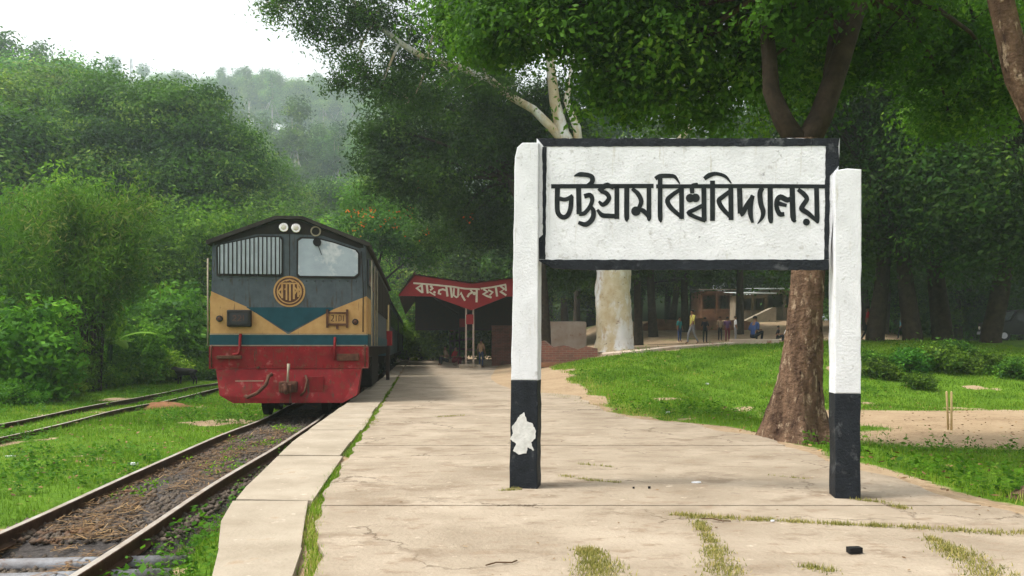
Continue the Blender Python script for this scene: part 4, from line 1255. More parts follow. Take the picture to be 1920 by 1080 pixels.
# ------------------------------------------------------------------ trees and plants
def leaves(C, size, tint, aspect=0.45, droop=0.25, dirs=None, spread=1.0, norm=None):
    n = len(C)
    a = rng.normal(0, 1, (n, 3))
    a[:, 2] = a[:, 2] * 0.7 - droop
    if dirs is not None: a = a * spread + dirs
    a /= np.linalg.norm(a, axis=1)[:, None] + 1e-9
    r = rng.normal(0, 1, (n, 3)); r[:, 2] *= 0.6
    if norm is not None:                       # blades face outwards and up, as leaves turned to the light do
        nn = norm + rng.normal(0, 0.42, (n, 3))
        nn /= np.linalg.norm(nn, axis=1)[:, None] + 1e-9
        a = a - nn * (a * nn).sum(1)[:, None]
        a /= np.linalg.norm(a, axis=1)[:, None] + 1e-9
        r = nn
    b = np.cross(a, r); b /= np.linalg.norm(b, axis=1)[:, None] + 1e-9
    s = size[:, None]
    w_ = s * aspect
    V = np.stack([C - a * s * 0.5, C + b * w_ * 0.5 - a * s * 0.06, C + a * s * 0.5, C - b * w_ * 0.5 - a * s * 0.06], 1).reshape(-1, 3)
    return V, np.arange(4 * n).reshape(-1, 4), np.repeat(tint, 4)

def blob_leaves(blobs, n, leaf, clump=0.35, per=26, shell=0.5, tmean=0.45, tvar=0.18, aspect=0.45, droop=0.25, flat=0.8):
    """leaf-sized faces in clumps spread through ellipsoids (cx, cy, cz, rx, ry, rz)"""
    B = np.array(blobs, float)
    wgt = (B[:, 3] * B[:, 4] * B[:, 5]) ** (2 / 3.0)
    wgt /= wgt.sum()
    nc = max(4, int(n / per))
    bi = rng.choice(len(B), nc, p=wgt)
    d = rng.normal(0, 1, (nc, 3)); d /= np.linalg.norm(d, axis=1)[:, None]
    lump = 1 + 0.24 * np.sin(d[:, 0] * 7 + bi * 2.1) * np.cos(d[:, 1] * 6 + bi) + 0.14 * np.sin(d[:, 2] * 9 + bi * 3) + rng.normal(0, .07, nc)
    rr = (shell + (1 - shell) * rng.random(nc) ** 0.6) * lump
    C = B[bi, :3] + d * rr[:, None] * B[bi, 3:6]
    bt = rng.normal(0, .15, len(B))
    ct = np.clip(rng.normal(tmean, tvar, nc) + bt[bi], 0, 0.95)
    cs = clump * rng.uniform(0.6, 1.35, nc)
    k = rng.integers(0, nc, n)
    off = rng.normal(0, 0.5, (n, 3)) * cs[k][:, None]
    off[:, 2] *= flat
    pts = C[k] + off
    t = np.clip(ct[k] + rng.normal(0, 0.10, n), 0, 1)
    o1 = (pts - B[bi[k], :3]) / B[bi[k], 3:6]
    o2 = off / (cs[k][:, None] + 1e-6)
    nrm = o1 * 0.30 + o2 * 1.0 + np.array([0, 0, 0.5])
    nrm /= np.linalg.norm(nrm, axis=1)[:, None] + 1e-9
    return leaves(pts, leaf * rng.uniform(0.6, 1.35, n), t, aspect, droop, norm=nrm), C

def lumpy(blobs, k=4, f=0.48):
    """break smooth masses into boughs: smaller ellipsoids standing out of each one"""
    out = []
    for b in blobs:
        out.append((b[0], b[1], b[2], b[3] * .78, b[4] * .78, b[5] * .78))
        for _ in range(k):
            v = Vector((random.gauss(0, 1), random.gauss(0, 1), random.gauss(.3, .8))).normalized()
            g = f * random.uniform(.6, 1.15)
            out.append((b[0] + v.x * b[3] * .85, b[1] + v.y * b[4] * .85, b[2] + v.z * b[5] * .85, b[3] * g, b[4] * g, b[5] * g * .8))
    return out

def crown_obj(name, blobs, n, leaf, mat, parent, **kw):
    (V, Fc, t), C = blob_leaves(blobs, n, leaf, **kw)
    return link(name, raw_mesh(name, V, Fc, M[mat], t), None, parent), C

def bez(a, b, c, n=6):
    a, b, c = Vector(a), Vector(b), Vector(c)
    return [a * (1 - t) ** 2 + b * 2 * t * (1 - t) + c * t * t for t in [i / n for i in range(n + 1)]]

def limb(mb, a, c, r0, r1, sag=0.15, seg=7, n=6):
    a, c = Vector(a), Vector(c)
    m = (a + c) / 2 + Vector((random.uniform(-1, 1), random.uniform(-1, 1), random.uniform(0.2, 1))) * (c - a).length * sag
    pts = bez(a, m, c, n)
    mb.tube(pts, [lerp(r0, r1, i / n) for i in range(n + 1)], seg, True, 0, 0.05)
    return pts

def PB(px, py, Y, rx, rz, ry):
    """ellipsoid from a photo pixel, pixel radii and a depth radius in metres"""
    c = P(px, py, Y)
    return (c.x, c.y, c.z, rx / F * Y, ry, rz / F * Y)

def flared_trunk(pts, rad, seg=20, flare=1.9, roots=6, fl_h=0.9, step=0.14, lumps=0.0):
    """trunk with buttress roots at the base"""
    mb = MB()
    pts = [Vector(p) for p in pts]
    base = pts[0]
    # resample
    P2, R2 = [], []
    for i in range(len(pts) - 1):
        n_ = max(2, int((pts[i + 1] - pts[i]).length / step))
        for j in range(n_):
            t = j / n_
            P2.append(pts[i].lerp(pts[i + 1], t)); R2.append(lerp(rad[i], rad[i + 1], t))
    P2.append(pts[-1]); R2.append(rad[-1])
    ph = random.uniform(0, 6)
    n_ = len(P2)
    for p, r in zip(P2, R2):
        hgt = p.z - base.z
        f = math.exp(-hgt / fl_h * 2.6) * (flare - 1)
        for k in range(seg):
            a = 2 * math.pi * k / seg
            rt = 1 + f * (0.55 + 0.65 * max(0, math.cos(roots * a + ph + .5 * math.sin(a * 2)) ) ** 1.5) + 0.05 * math.sin(3 * a + hgt * 2.3) + 0.035 * math.sin(7 * a + hgt * 5) + random.uniform(-.015, .015) + lumps * (math.sin(a * 9 + hgt * 3.1 + 2 * math.sin(hgt * 7)) * .6 + math.sin(a * 17 - hgt * 11) * .4 + random.uniform(-1, 1))
            mb.v.append((p.x + r * rt * math.cos(a), p.y + r * rt * math.sin(a), p.z))
    for i in range(n_ - 1):
        for k in range(seg):
            k2 = (k + 1) % seg
            mb.f.append((i * seg + k, i * seg + k2, (i + 1) * seg + k2, (i + 1) * seg + k)); mb.m.append(0)
    return mb

# --- forked brown tree at the platform edge
b0 = on_ground(*[float(v) for v in pxg(1492, 818)], dz=-0.06)
t1 = empty('rain_tree', b0)
tag(t1, 'forked brown-barked tree with flared roots growing at the platform edge behind the sign', 'tree')
Y1 = b0.y
def W1(px, py, dy=0): 
    p = P(px, py, Y1 + dy); return p - b0
mb = flared_trunk([Vector((0, 0, 0)), W1(1497, 730), W1(1508, 600), W1(1516, 500), W1(1500, 380), W1(1505, 265)], [0.25, 0.228, 0.19, 0.178, 0.17, 0.20], 44, 2.0, 6, 1.0, .05, .035)
mb.build('trunk', M['bark_brown'], t1, True)
mb = MB()
fk = W1(1505, 262)
mb.tube([fk + Vector((0, 0, -.15)), W1(1468, 225), W1(1446, 170), W1(1441, 95), W1(1430, 0), W1(1400, -160, .4)], [.13, .108, .092, .08, .07, .05], 14, True, 0, .09)
mb.tube([fk + Vector((0, 0, -.15)), W1(1540, 215), W1(1575, 110), W1(1605, 20), W1(1680, -120), W1(1760, -330)], [.145, .13, .115, .105, .09, .05], 14, True, 0, .09)
mb.tube([W1(1553, 190), W1(1566, 90, .2), W1(1572, 20, .4), W1(1560, -140, .5)], [.11, .10, .09, .05], 10, True, 0, .06)
blobs = [PB(920, 70, 11.2, 62, 60, .8), PB(1010, 40, 11, 110, 62, 1.0), PB(1170, 150, 11.2, 82, 90, 1.0), PB(1240, 120, 11, 120, 110, 1.1), PB(1340, 185, 11.4, 95, 75, .9), PB(1180, 30, 10.5, 160, 90, 1.2),
         PB(1380, 60, 11, 100, 90, 1.2), PB(1470, 20, 9.0, 70, 50, .5), PB(1530, -20, 8.8, 90, 50, .5), PB(1420, 130, 10.6, 50, 50, .5), PB(1500, 90, 12.6, 120, 130, .9), PB(1640, 90, 11.8, 80, 70, .9), PB(1735, 110, 13, 90, 80, 1), PB(1830, 60, 13, 100, 80, 1), PB(1880, 170, 13.5, 80, 60, .9), PB(1780, 215, 14, 70, 50, .9), PB(1690, 10, 12.6, 90, 70, 1), PB(1350, -90, 10.6, 170, 110, 1.5), PB(1050, -100, 10.8, 170, 110, 1.6), PB(1620, -90, 10.4, 170, 110, 1.6), PB(880, 20, 12, 80, 70, 1),
         PB(1460, -260, 10, 240, 120, 2), PB(1150, -270, 10.5, 220, 130, 2), PB(1800, -230, 10.5, 200, 120, 1.8)]
bl_l = [(b[0] - b0.x, b[1] - b0.y, b[2] - b0.z, *b[3:]) for b in blobs]
for b in bl_l:
    limb(mb, W1(random.choice((1438, 1590)), -20), (b[0], b[1], b[2]), .05, .015)
    for _ in range(4):
        q = Vector((b[0], b[1], b[2])); limb(mb, q, q + Vector((random.uniform(-1, 1) * b[3], random.uniform(-1, 1) * b[4], random.uniform(-.6, .9) * b[5])), .018, .006, .1, 5, 4)
mb.build('limb', M['bark_dark'], t1, True)  # darker bark than the trunk: shade on the forks put into the colour
crown_obj('crown', bl_l, 170000, 0.092, 'leaf_rain', t1, clump=0.40, per=85, shell=0.30, tmean=0.45, tvar=0.32, aspect=0.5, flat=0.55)

def PBF(px, py, Y, *a): return PB(px, py, Y + 3.3, *a)
# --- pale spotted trunk, tall spreading gum
b0g = hit(1150, 650, 20, 60); b0g = Vector((float((1151 - 960) / F * 31), 31.0, float(height((1151 - 960) / F * 31, 31.0)) - .05))
t2 = empty('gum_tree', b0g)
tag(t2, 'huge pale spotted tree trunk with cream branches reaching over the shed', 'tree')
Y2 = b0g.y
def W2(px, py, dy=0): return P(px, py, Y2 + dy) - b0g
mb = flared_trunk([Vector((0, 0, 0)), W2(1151, 620), W2(1150, 510), W2(1120, 380), W2(1080, 300)], [0.72, 0.69, 0.655, 0.58, 0.48], 32, 1.22, 7, .6, .12, .02)
mb.tube([W2(1084, 310), W2(1055, 250), W2(1040, 190), W2(1032, 120), W2(1020, 20), W2(990, -120)], [.38, .26, .21, .17, .14, .08], 12, True, 0, .04)
mb.tube([W2(1062, 270), W2(1040, 245), W2(1000, 205), W2(955, 180), W2(920, 150), W2(868, 128, -.6), W2(800, 112, -1.2), W2(750, 80, -1.6), W2(700, 42, -2), W2(640, -20, -2.2)], [.22, .18, .155, .145, .135, .125, .115, .11, .09, .05], 12, True, 0, .05)
mb.tube([W2(1088, 320), W2(1082, 240), W2(1062, 190), W2(1075, 110)], [.22, .16, .12, .07], 10, True, 0, .04)
mb.tube([W2(1120, 400), W2(1250, 290), W2(1302, 230), W2(1305, 170), W2(1340, 60)], [.3, .15, .1, .08, .05], 10, True, 0, .04)
blobs = [PBF(515, 12, 25, 38, 34, 1.0), PBF(560, -20, 25, 60, 40, 1.2), PBF(625, 55, 25.2, 62, 60, 1.4), PBF(665, 125, 25.4, 62, 50, 1.4), PBF(700, 30, 25.4, 80, 60, 1.6), PBF(715, 165, 25.6, 48, 32, 1.2), PBF(770, 110, 27.5, 85, 60, 1.6), PBF(830, 40, 27, 110, 60, 2), PBF(650, -70, 25.4, 140, 70, 2.2),
         PBF(900, 110, 29, 90, 70, 2), PBF(960, 20, 28, 120, 80, 2.4), PBF(850, -110, 27, 170, 90, 3), PBF(1080, -120, 27, 180, 100, 3), PBF(1080, 60, 29.5, 120, 90, 2), PBF(1250, -60, 28, 180, 120, 3), PBF(770, 190, 27.5, 60, 30, 1.2), PBF(825, 122, 25.0, 34, 20, .6), PBF(900, 150, 26.2, 36, 22, .6), PBF(945, 165, 26.6, 22, 16, .5)]
bl_l = [(b[0] - b0g.x, b[1] - b0g.y, b[2] - b0g.z, *b[3:]) for b in blobs]
for i, b in enumerate(bl_l):
    q = Vector(b[:3])
    limb(mb, min([W2(1030, 110), W2(920, 150), W2(868, 128, -.6), W2(800, 112, -1.2), W2(750, 80, -1.6), W2(700, 42, -2), W2(640, -20, -2.2), W2(990, -120)], key=lambda p: (p - q).length), q, .06, .02)
    for _ in range(5):
        q = Vector((b[0], b[1], b[2])); limb(mb, q, q + Vector((random.uniform(-1, 1) * b[3], random.uniform(-1, 1) * b[4], random.uniform(-.8, .8) * b[5])), .022, .006, .1, 5, 4)
mb.build('trunk', M['bark_pale'], t2, True)
crown_obj('crown', lumpy(bl_l, 3), 125000, 0.155, 'leaf_gum', t2, clump=0.65, per=70, shell=0.25, tmean=0.38, tvar=0.2, aspect=0.36, droop=0.5)

# --- dense dark tree over the shed
Y3 = 43.0
b3 = Vector(((1022 - 960) / F * 33, 33.0, float(height((1022 - 960) / F * 33, 33)) - .05))
t3 = empty('mango_tree', b3)
tag(t3, 'dense dark green tree whose crown hangs over the platform shed', 'tree')
def W3(px, py, Y): return P(px, py, Y) - b3
mb = flared_trunk([Vector((0, 0, 0)), W3(1020, 600, 33), W3(1012, 500, 33.3), W3(985, 400, 33.8), W3(940, 300, 34.5)], [.27, .26, .25, .22, .16], 14, 1.5)
blobs = [PB(720, 285, 35, 62, 55, 1.8), PB(700, 240, 35, 48, 36, 1.5), PB(790, 240, 36, 100, 70, 2.6), PB(860, 300, 35, 110, 90, 2.8), PB(780, 350, 35, 90, 60, 2.4), PB(870, 395, 37.5, 90, 70, 2.2), PB(930, 260, 36, 100, 100, 2.8), PB(920, 425, 39.5, 62, 62, 1.8),
         PB(985, 370, 36, 90, 90, 2.4), PB(1010, 450, 38.5, 60, 50, 1.8), PB(830, 450, 40, 50, 36, 1.6), PB(890, 190, 37, 120, 60, 2.6), PB(1060, 300, 36, 120, 120, 3), PB(1100, 470, 37, 110, 70, 2.4), PB(800, 180, 37, 70, 40, 2)]
bl_l = [(b[0] - b3.x, b[1] - b3.y, b[2] - b3.z, *b[3:]) for b in blobs]
for b in bl_l:
    limb(mb, W3(960, 340, 34.2), (b[0], b[1], b[2]), .1, .02)
mb.build('trunk', M['bark_dark'], t3, True)
cro, C3 = crown_obj('crown', lumpy(bl_l, 5), 130000, 0.18, 'leaf_dark', t3, clump=0.75, per=70, shell=0.35, tmean=0.42, tvar=0.28, aspect=0.42, droop=0.5)
fl = np.array([P(px, py, 34.2) - b3 for px, py in ((790, 352), (680, 410), (770, 395), (715, 420), (668, 432), (800, 440), (745, 405), (690, 398), (880, 410))])
pts = np.repeat(fl, 9, 0) + rng.normal(0, 0.16, (len(fl) * 9, 3))
V, Fc, tt = leaves(pts, rng.uniform(.06, .13, len(pts)), rng.random(len(pts)), 0.7)
link('blossom', raw_mesh('blossom', V, Fc, M['flower'], tt), None, t3)
# the low flame tree with yellow-green sprays beside the coaches
b5 = Vector((-7.2 + 0.9, 44.0, 0)); b5 = on_ground(-8.6, 46.0, -.05)
t5 = empty('flame_tree', b5)
tag(t5, 'yellow-green flame tree with orange blossom above the coaches', 'tree')
blobs = [PB(690, 425, 44, 50, 28, 1.6), PB(740, 440, 44, 60, 34, 2), PB(670, 390, 46, 40, 40, 2), PB(790, 470, 46, 50, 34, 2), PB(720, 395, 46, 60, 30, 2)]
bl_l = [(b[0] - b5.x, b[1] - b5.y, b[2] - b5.z, *b[3:]) for b in blobs]
mb = MB(); mb.tube([(0, 0, 0), (.2, 0, 2.5), (.6, -.4, 4.8)], [.2, .16, .12], 10)
for b in bl_l: limb(mb, (.6, -.4, 4.7), b[:3], .08, .02)
mb.build('trunk', M['bark_dark'], t5, True)
crown_obj('crown', bl_l, 16000, 0.22, 'leaf_hill', t5, clump=0.7, per=30, shell=0.3, tmean=0.6)
fl = np.array([P(px, py, 43.0) - b5 for px, py in ((668, 402), (682, 418), (700, 396), (655, 396), (740, 425), (760, 440))])
pts = np.repeat(fl, 9, 0) + rng.normal(0, 0.13, (len(fl) * 9, 3))
V, Fc, tt = leaves(pts, rng.uniform(.08, .16, len(pts)), rng.random(len(pts)), 0.7)
link('blossom', raw_mesh('blossom', V, Fc, M['flower'], tt), None, t5)

# --- near tree leaning at the edge of the field, mostly out of the frame
b4 = on_ground(4.36, 6.1, -0.05)
t4 = empty('rain_tree', b4)
tag(t4, 'slender reddish trunk curving up over the field, its root beside the worn paving', 'tree')
def W4(px, py, dy=0): return P(px, py, 6.1 + dy) - b4
mb = flared_trunk([Vector((0, 0, 0)), W4(2030, 700), W4(2015, 450), W4(1960, 250), W4(1912, 150), W4(1885, 40), W4(1850, -100), W4(1800, -300)], [.15, .125, .115, .10, .095, .09, .08, .05], 16, 1.9, 5, .5)
mb.tube([Vector((0, 0, .2)), Vector((-.26, -.06, .17)), Vector((-.5, -.10, .12)), Vector((-.68, -.12, .04)), Vector((-.8, -.12, -.05))], [.16, .12, .10, .07, .03], 9, True, 0, .08)
blobs = [PB(1800, -240, 6.4, 260, 120, 1), PB(1960, -300, 6.6, 300, 140, 1.2), PB(1600, -420, 6.4, 250, 110, 1.1), PB(2100, -100, 6.2, 200, 130, 1)]
bl_l = [(b[0] - b4.x, b[1] - b4.y, b[2] - b4.z, *b[3:]) for b in blobs]
for b in bl_l: limb(mb, W4(1850, -100), b[:3], .05, .012)
mb.build('trunk', M['bark_brown'], t4, True)
crown_obj('crown', bl_l, 16000, 0.085, 'leaf_rain', t4, clump=0.26, per=40, shell=0.3)

# --- prototypes, copied as individuals
def proto_tree(kind):
    r = empty(kind['name'])
    mb = MB()
    h = kind['h']; tr = kind['r']
    top = Vector((random.uniform(-.4, .4), random.uniform(-.4, .4), h * kind['fork']))
    mb.tube([(0, 0, -0.6), (0, 0, 0.2), tuple(top * 0.5 + Vector((random.uniform(-.2, .2), 0, 0))), tuple(top)], [tr * 1.35, tr * 1.1, tr * 0.9, tr * 0.75], 10, True, 0, .06)
    blobs = kind['blobs']
    for b in blobs:
        limb(mb, top, b[:3], tr * 0.45, tr * 0.1, .12, 6)
    mb.build('trunk', M[kind['bark']], r, True)
    crown_obj('crown', blobs, kind['n'], kind['leaf'], kind['mat'], r, clump=kind.get('clump', 0.7), per=kind.get('per', 30), shell=kind.get('shell', 0.45), tmean=kind.get('t', 0.42), tvar=kind.get('tv', .22), droop=kind.get('droop', 0.3))
    return r
def rb(n, rx, ry, z0, z1, s0, s1, fl=0.75):
    out = []
    for _ in range(n):
        a = random.uniform(0, 6.28); q = math.sqrt(random.random())
        z = random.uniform(z0, z1); tt_ = (z - z0) / max(z1 - z0, .1)
        sh = math.sqrt(max(0.08, 1 - (tt_ * 0.95) ** 2))
        s_ = random.uniform(s0, s1)
        out.append((math.cos(a) * rx * q * sh, math.sin(a) * ry * q * sh, z, s_, s_, s_ * fl))
    return out
KIND = {
    'broad': dict(name='broad_tree', h=12, r=.32, fork=.40, bark='bark_dark', mat='leaf_hill', n=34000, leaf=.30, clump=1.3, per=110, shell=.6, tv=.34, blobs=rb(40, 4.6, 4.6, 3.2, 11.5, .8, 1.7)),
    'dark': dict(name='shade_tree', h=11, r=.27, fork=.42, bark='bark_dark', mat='leaf_dark', n=26000, leaf=.30, clump=.8, droop=.5, blobs=rb(20, 4.0, 4.0, 4.9, 10.5, 1.4, 2.2, .9)),
    'tall': dict(name='tall_tree', h=17, r=.20, fork=.62, bark='bark_pale', mat='leaf_hill', n=9000, leaf=.42, clump=.9, shell=.3, blobs=rb(15, 2.3, 2.3, 4.5, 16.5, .8, 1.7, 1.15)),
    'round': dict(name='round_tree', h=8, r=.2, fork=.38, bark='bark_dark', mat='leaf_bright', n=22000, leaf=.25, clump=.85, per=70, tv=.3, blobs=rb(15, 2.5, 2.5, 3.2, 7.4, 1.1, 1.8, .9)),
    'shrub': dict(name='shrub', h=2.4, r=.05, fork=.25, bark='bark_dark', mat='leaf_bright', n=9000, leaf=.15, clump=.30, blobs=rb(11, 1.1, 1.0, .35, 2.0, .45, .8, .9)),
    'drape': dict(name='shade_tree', h=17, r=.30, fork=.22, bark='bark_dark', mat='leaf_dark', n=95000, leaf=.18, clump=.85, per=60, droop=.5, shell=.35, blobs=rb(60, 4.9, 4.9, 3.2, 17, .9, 1.9, .85)),
    'bank': dict(name='bank_bush', h=1.0, r=.03, fork=.25, bark='bark_dark', mat='leaf_hill', n=5000, leaf=.12, clump=.22, t=.35, blobs=rb(10, .9, .7, .1, .55, .25, .45, .7)),
    'bush': dict(name='leafy_bush', h=1.2, r=.03, fork=.25, bark='bark_dark', mat='leaf_bright', n=5000, leaf=.12, clump=.22, t=.6, blobs=rb(9, .8, .7, .15, .85, .28, .5, .8)),
}
PROTO = {}
def place(kind, x, y, s=1.0, rz=None, label=None, group=None, cat='tree', dz=0.0, sz=None, name=None):
    if kind not in PROTO:
        PROTO[kind] = proto_tree(KIND[kind]); o = PROTO[kind]
    else:
        o = copy_tree(PROTO[kind])
    p = on_ground(x, y, dz)
    o.location = p
    o.rotation_euler = (0, 0, random.uniform(0, 6.28) if rz is None else rz)
    o.scale = (s, s, sz or s * random.uniform(.92, 1.1))
    if name: o.name = name
    tag(o, label, cat, group)
    return o

# big dome tree on the near hillside
Yd = 52.0
xd = (272 - 960) / F * Yd
bd_ = on_ground(xd + 0.2, Yd, -.1)
dome = empty('dome_tree', bd_)
tag(dome, 'broad dome-crowned tree with dark leaning trunk rising above the bamboo', 'tree')
def Wd_(px, py, dy=0): return P(px, py, Yd + dy) - bd_
mb = MB(); mb.tube([(0, 0, 0), Wd_(258, 430), Wd_(285, 370), Wd_(300, 330)], [.42, .36, .32, .28], 12, True, 0, .06)
blobs = [PB(270, 215, 52, 110, 60, 3.4), PB(170, 245, 52, 85, 55, 3), PB(370, 235, 52, 95, 60, 3), PB(265, 290, 51, 130, 60, 3.4), PB(150, 310, 51.5, 70, 50, 2.6), PB(400, 300, 51, 80, 60, 2.8), PB(330, 345, 50.5, 90, 50, 2.6), PB(220, 180, 53, 80, 34, 2.8), PB(310, 185, 53, 80, 34, 2.8),
         PB(440, 350, 51, 50, 50, 2.2), PB(360, 400, 51, 70, 40, 2.2), PB(215, 345, 51, 60, 40, 2.4)]
bl_l = [(b[0] - bd_.x, b[1] - bd_.y, b[2] - bd_.z, *b[3:]) for b in blobs]
for b in bl_l: limb(mb, Wd_(300, 330), b[:3], .15, .03)
mb.build('trunk', M['bark_dark'], dome, True)
crown_obj('crown', lumpy(bl_l, 6, .42), 120000, 0.25, 'leaf_hill', dome, clump=1.45, per=170, shell=0.72, tmean=0.36, tvar=0.34, flat=.34)

# hill forest on the track side, several belts, getting hazier with distance
HILL = 'trees on the wooded hill'
def belt(specs, label, group):
    for kind, px, Y, top in specs:
        x = (px - 960) / F * Y
        g = float(height(x, Y)); zt = CAMZ - (top - HOR) / F * Y
        s = min((zt - g) / (KIND[kind]['h'] * 1.06), 2.2)
        if s < 0.45 and Y < 190: continue
        if Y >= 190: s = max(s, 1.5 * random.uniform(.8, 1.2))
        place(kind, x, Y, min(s * random.uniform(.95, 1.25), 2.0), label=label, group=group, sz=s)
sp1 = [('broad', 25, 58, 150), ('broad', -70, 56, 120), ('broad', 95, 74, 132), ('tall', 20, 112, 62), ('tall', 55, 118, 75), ('tall', 95, 124, 108), ('broad', 150, 118, 118), ('broad', 205, 128, 158), ('tall', -30, 108, 60), ('broad', 60, 92, 120),
       ('broad', 432, 74, 235), ('broad', 495, 92, 300), ('broad', 555, 104, 350), ('round', 605, 82, 420), ('round', 525, 70, 400), ('broad', 640, 112, 340), ('round', 460, 60, 390), ('broad', 380, 84, 210), ('broad', 310, 90, 190), ('broad', 0, 48, 200), ('round', 660, 70, 430)]
belt(sp1, 'leafy tree on the lower slope of the wooded hill', 'trees on the lower hill slope')
random.seed(21)
sp2 = []
for i in range(80):
    Y = 100 + 90 * (i / 80.0) + random.uniform(-6, 6)
    px = random.uniform(40, 780)
    top = np.interp(Y, [100, 190], [410, 320]) + random.uniform(-25, 35) if px > 340 else random.uniform(190, 260)
    sp2.append((random.choice(('broad', 'broad', 'round', 'tall')), px, Y, float(top)))
belt(sp2, 'hazy green tree half way up the wooded hill', 'trees half way up the hill')
sp3 = []
for i in range(130):
    Y = 195 + 165 * (i / 130.0) + random.uniform(-8, 8)
    sp3.append((random.choice(('broad', 'broad', 'tall')), random.uniform(240, 800), Y, float(np.interp(Y, [195, 360], [330, 215]) + random.uniform(-20, 25))))
belt(sp3, 'pale green tree high on the hazy hillside', 'trees high on the hillside')
for i in range(46):
    sp3.append((random.choice(('broad', 'tall')), 360 + i * 8 + random.uniform(-10, 10), random.uniform(345, 384), random.uniform(215, 270)))
belt(sp3[-46:], 'pale green tree high on the hazy hillside', 'trees high on the hillside')
sp4 = []
for i in range(74):
    sp4.append((random.choice(('tall', 'broad')), 200 + i * 8 + random.uniform(-10, 10), random.uniform(384, 412), random.uniform(125, 170)))
belt(sp4, 'pale hazy tall tree on the far ridge', 'trees on the far ridge')

# bamboo clump: arching culms with drooping fine leaves
def bamboo(base, culms, n_leaf, spread, hgt, label):
    r = empty('bamboo_clump', base)
    pts_all, dirs = [], []
    stems = MB()
    for i in range(culms):
        a = random.uniform(0, 6.28); q = random.random() ** 0.6
        b = Vector((math.cos(a) * spread * .35 * q, math.sin(a) * spread * .35 * q, 0))
        hh = hgt * random.uniform(.65, 1.05)
        lean = Vector((math.cos(a), math.sin(a), 0)) * spread * random.uniform(.3, 1.0)
        pts = bez(b, b + Vector((lean.x * .15, lean.y * .15, hh * 1.15)), b + lean + Vector((0, 0, hh * random.uniform(.72, .9))), 10)
        stems.tube(pts, [lerp(.035, .006, j / 10) for j in range(11)], 5)
        for j in range(3, 11):
            for _ in range(2):
                pts_all.append(pts[j] + Vector((random.gauss(0, .2), random.gauss(0, .2), random.gauss(0, .15))))
    stems.build('culms', M['bark_dark'], r)['kind'] = 'stuff'
    C = np.array(pts_all)
    k = rng.integers(0, len(C), n_leaf)
    off = rng.normal(0, 1, (n_leaf, 3)) * np.array([.26, .26, .36]); off[:, 2] -= np.abs(rng.normal(0, .3, n_leaf))
    ct = np.clip(rng.normal(.5, .26, len(C)), 0, 1)
    V, Fc, t = leaves(C[k] + off, rng.uniform(.12, .30, n_leaf), np.clip(ct[k] + rng.normal(0, .1, n_leaf), 0, 1), .16, .9)
    link('foliage', raw_mesh('foliage', V, Fc, M['leaf_bamboo'], t), None, r)
    tag(r, label, 'bamboo')
    return r
random.seed(5)
bamboo(on_ground((150 - 960) / F * 25.5, 25.5), 64, 60000, 1.9, 6.6, 'tall drooping bamboo clump with dark hollow beneath, beside the siding track')
bamboo(on_ground((20 - 960) / F * 27, 27), 56, 45000, 2.3, 6.4, 'bamboo clump behind the leafy shrubs, partly straw coloured')
# shrubs and bushes along the siding
random.seed(9)
for px, Y, s, lab in [(30, 20.5, 1.25, 'bright leafy shrub in front of the bamboo'), (-30, 21, 1.4, 'tall leafy shrub at the outer end of the hedge line'), (75, 22.5, .8, 'small shrub at the foot of the bamboo')]:
    place('shrub', (px - 960) / F * Y, Y, s, label=lab, cat='shrub', group='shrubs by the siding')
for px, Y, s, kd in [(200, 31, 1.35, 'shrub'), (240, 33, 1.6, 'shrub'), (300, 34, 1.7, 'shrub'), (345, 36, 1.9, 'shrub'), (390, 37, 1.8, 'shrub'), (255, 29.5, 1.0, 'shrub'), (180, 36, 2.0, 'shrub'), (430, 41, 1.9, 'shrub'), (110, 24.5, .8, 'shrub'), (150, 25.4, .7, 'shrub')]:
    place(kd, (px - 960) / F * Y, Y, s, label='bright green shrub in the thicket behind the goat', cat='shrub', group='thicket shrubs')
for px, Y, s in [(230, 28.5, 1), (265, 30, 1.1), (300, 31, 1.2), (330, 33, 1.15), (365, 34, 1.2), (395, 35, 1.2), (200, 27, .8), (60, 19.8, .55), (20, 18.8, .6), (100, 21.5, .5), (130, 22.6, .5), (285, 33, 1.3), (350, 36, 1.4), (420, 37, 1.3)]:
    place('bush', (px - 960) / F * Y, Y, s, label='low leafy weed bush along the siding track', cat='bush', group='low bushes along the siding')
for px, Y, s in [(290, 40, .85), (360, 43, .95), (420, 46, .95), (215, 40, .8), (130, 38, 1.0), (60, 36, .9), (480, 50, .9)]:
    place('round', (px - 960) / F * Y, Y, s, label='bushy young tree at the foot of the hill', group='young trees at the foot of the hill')
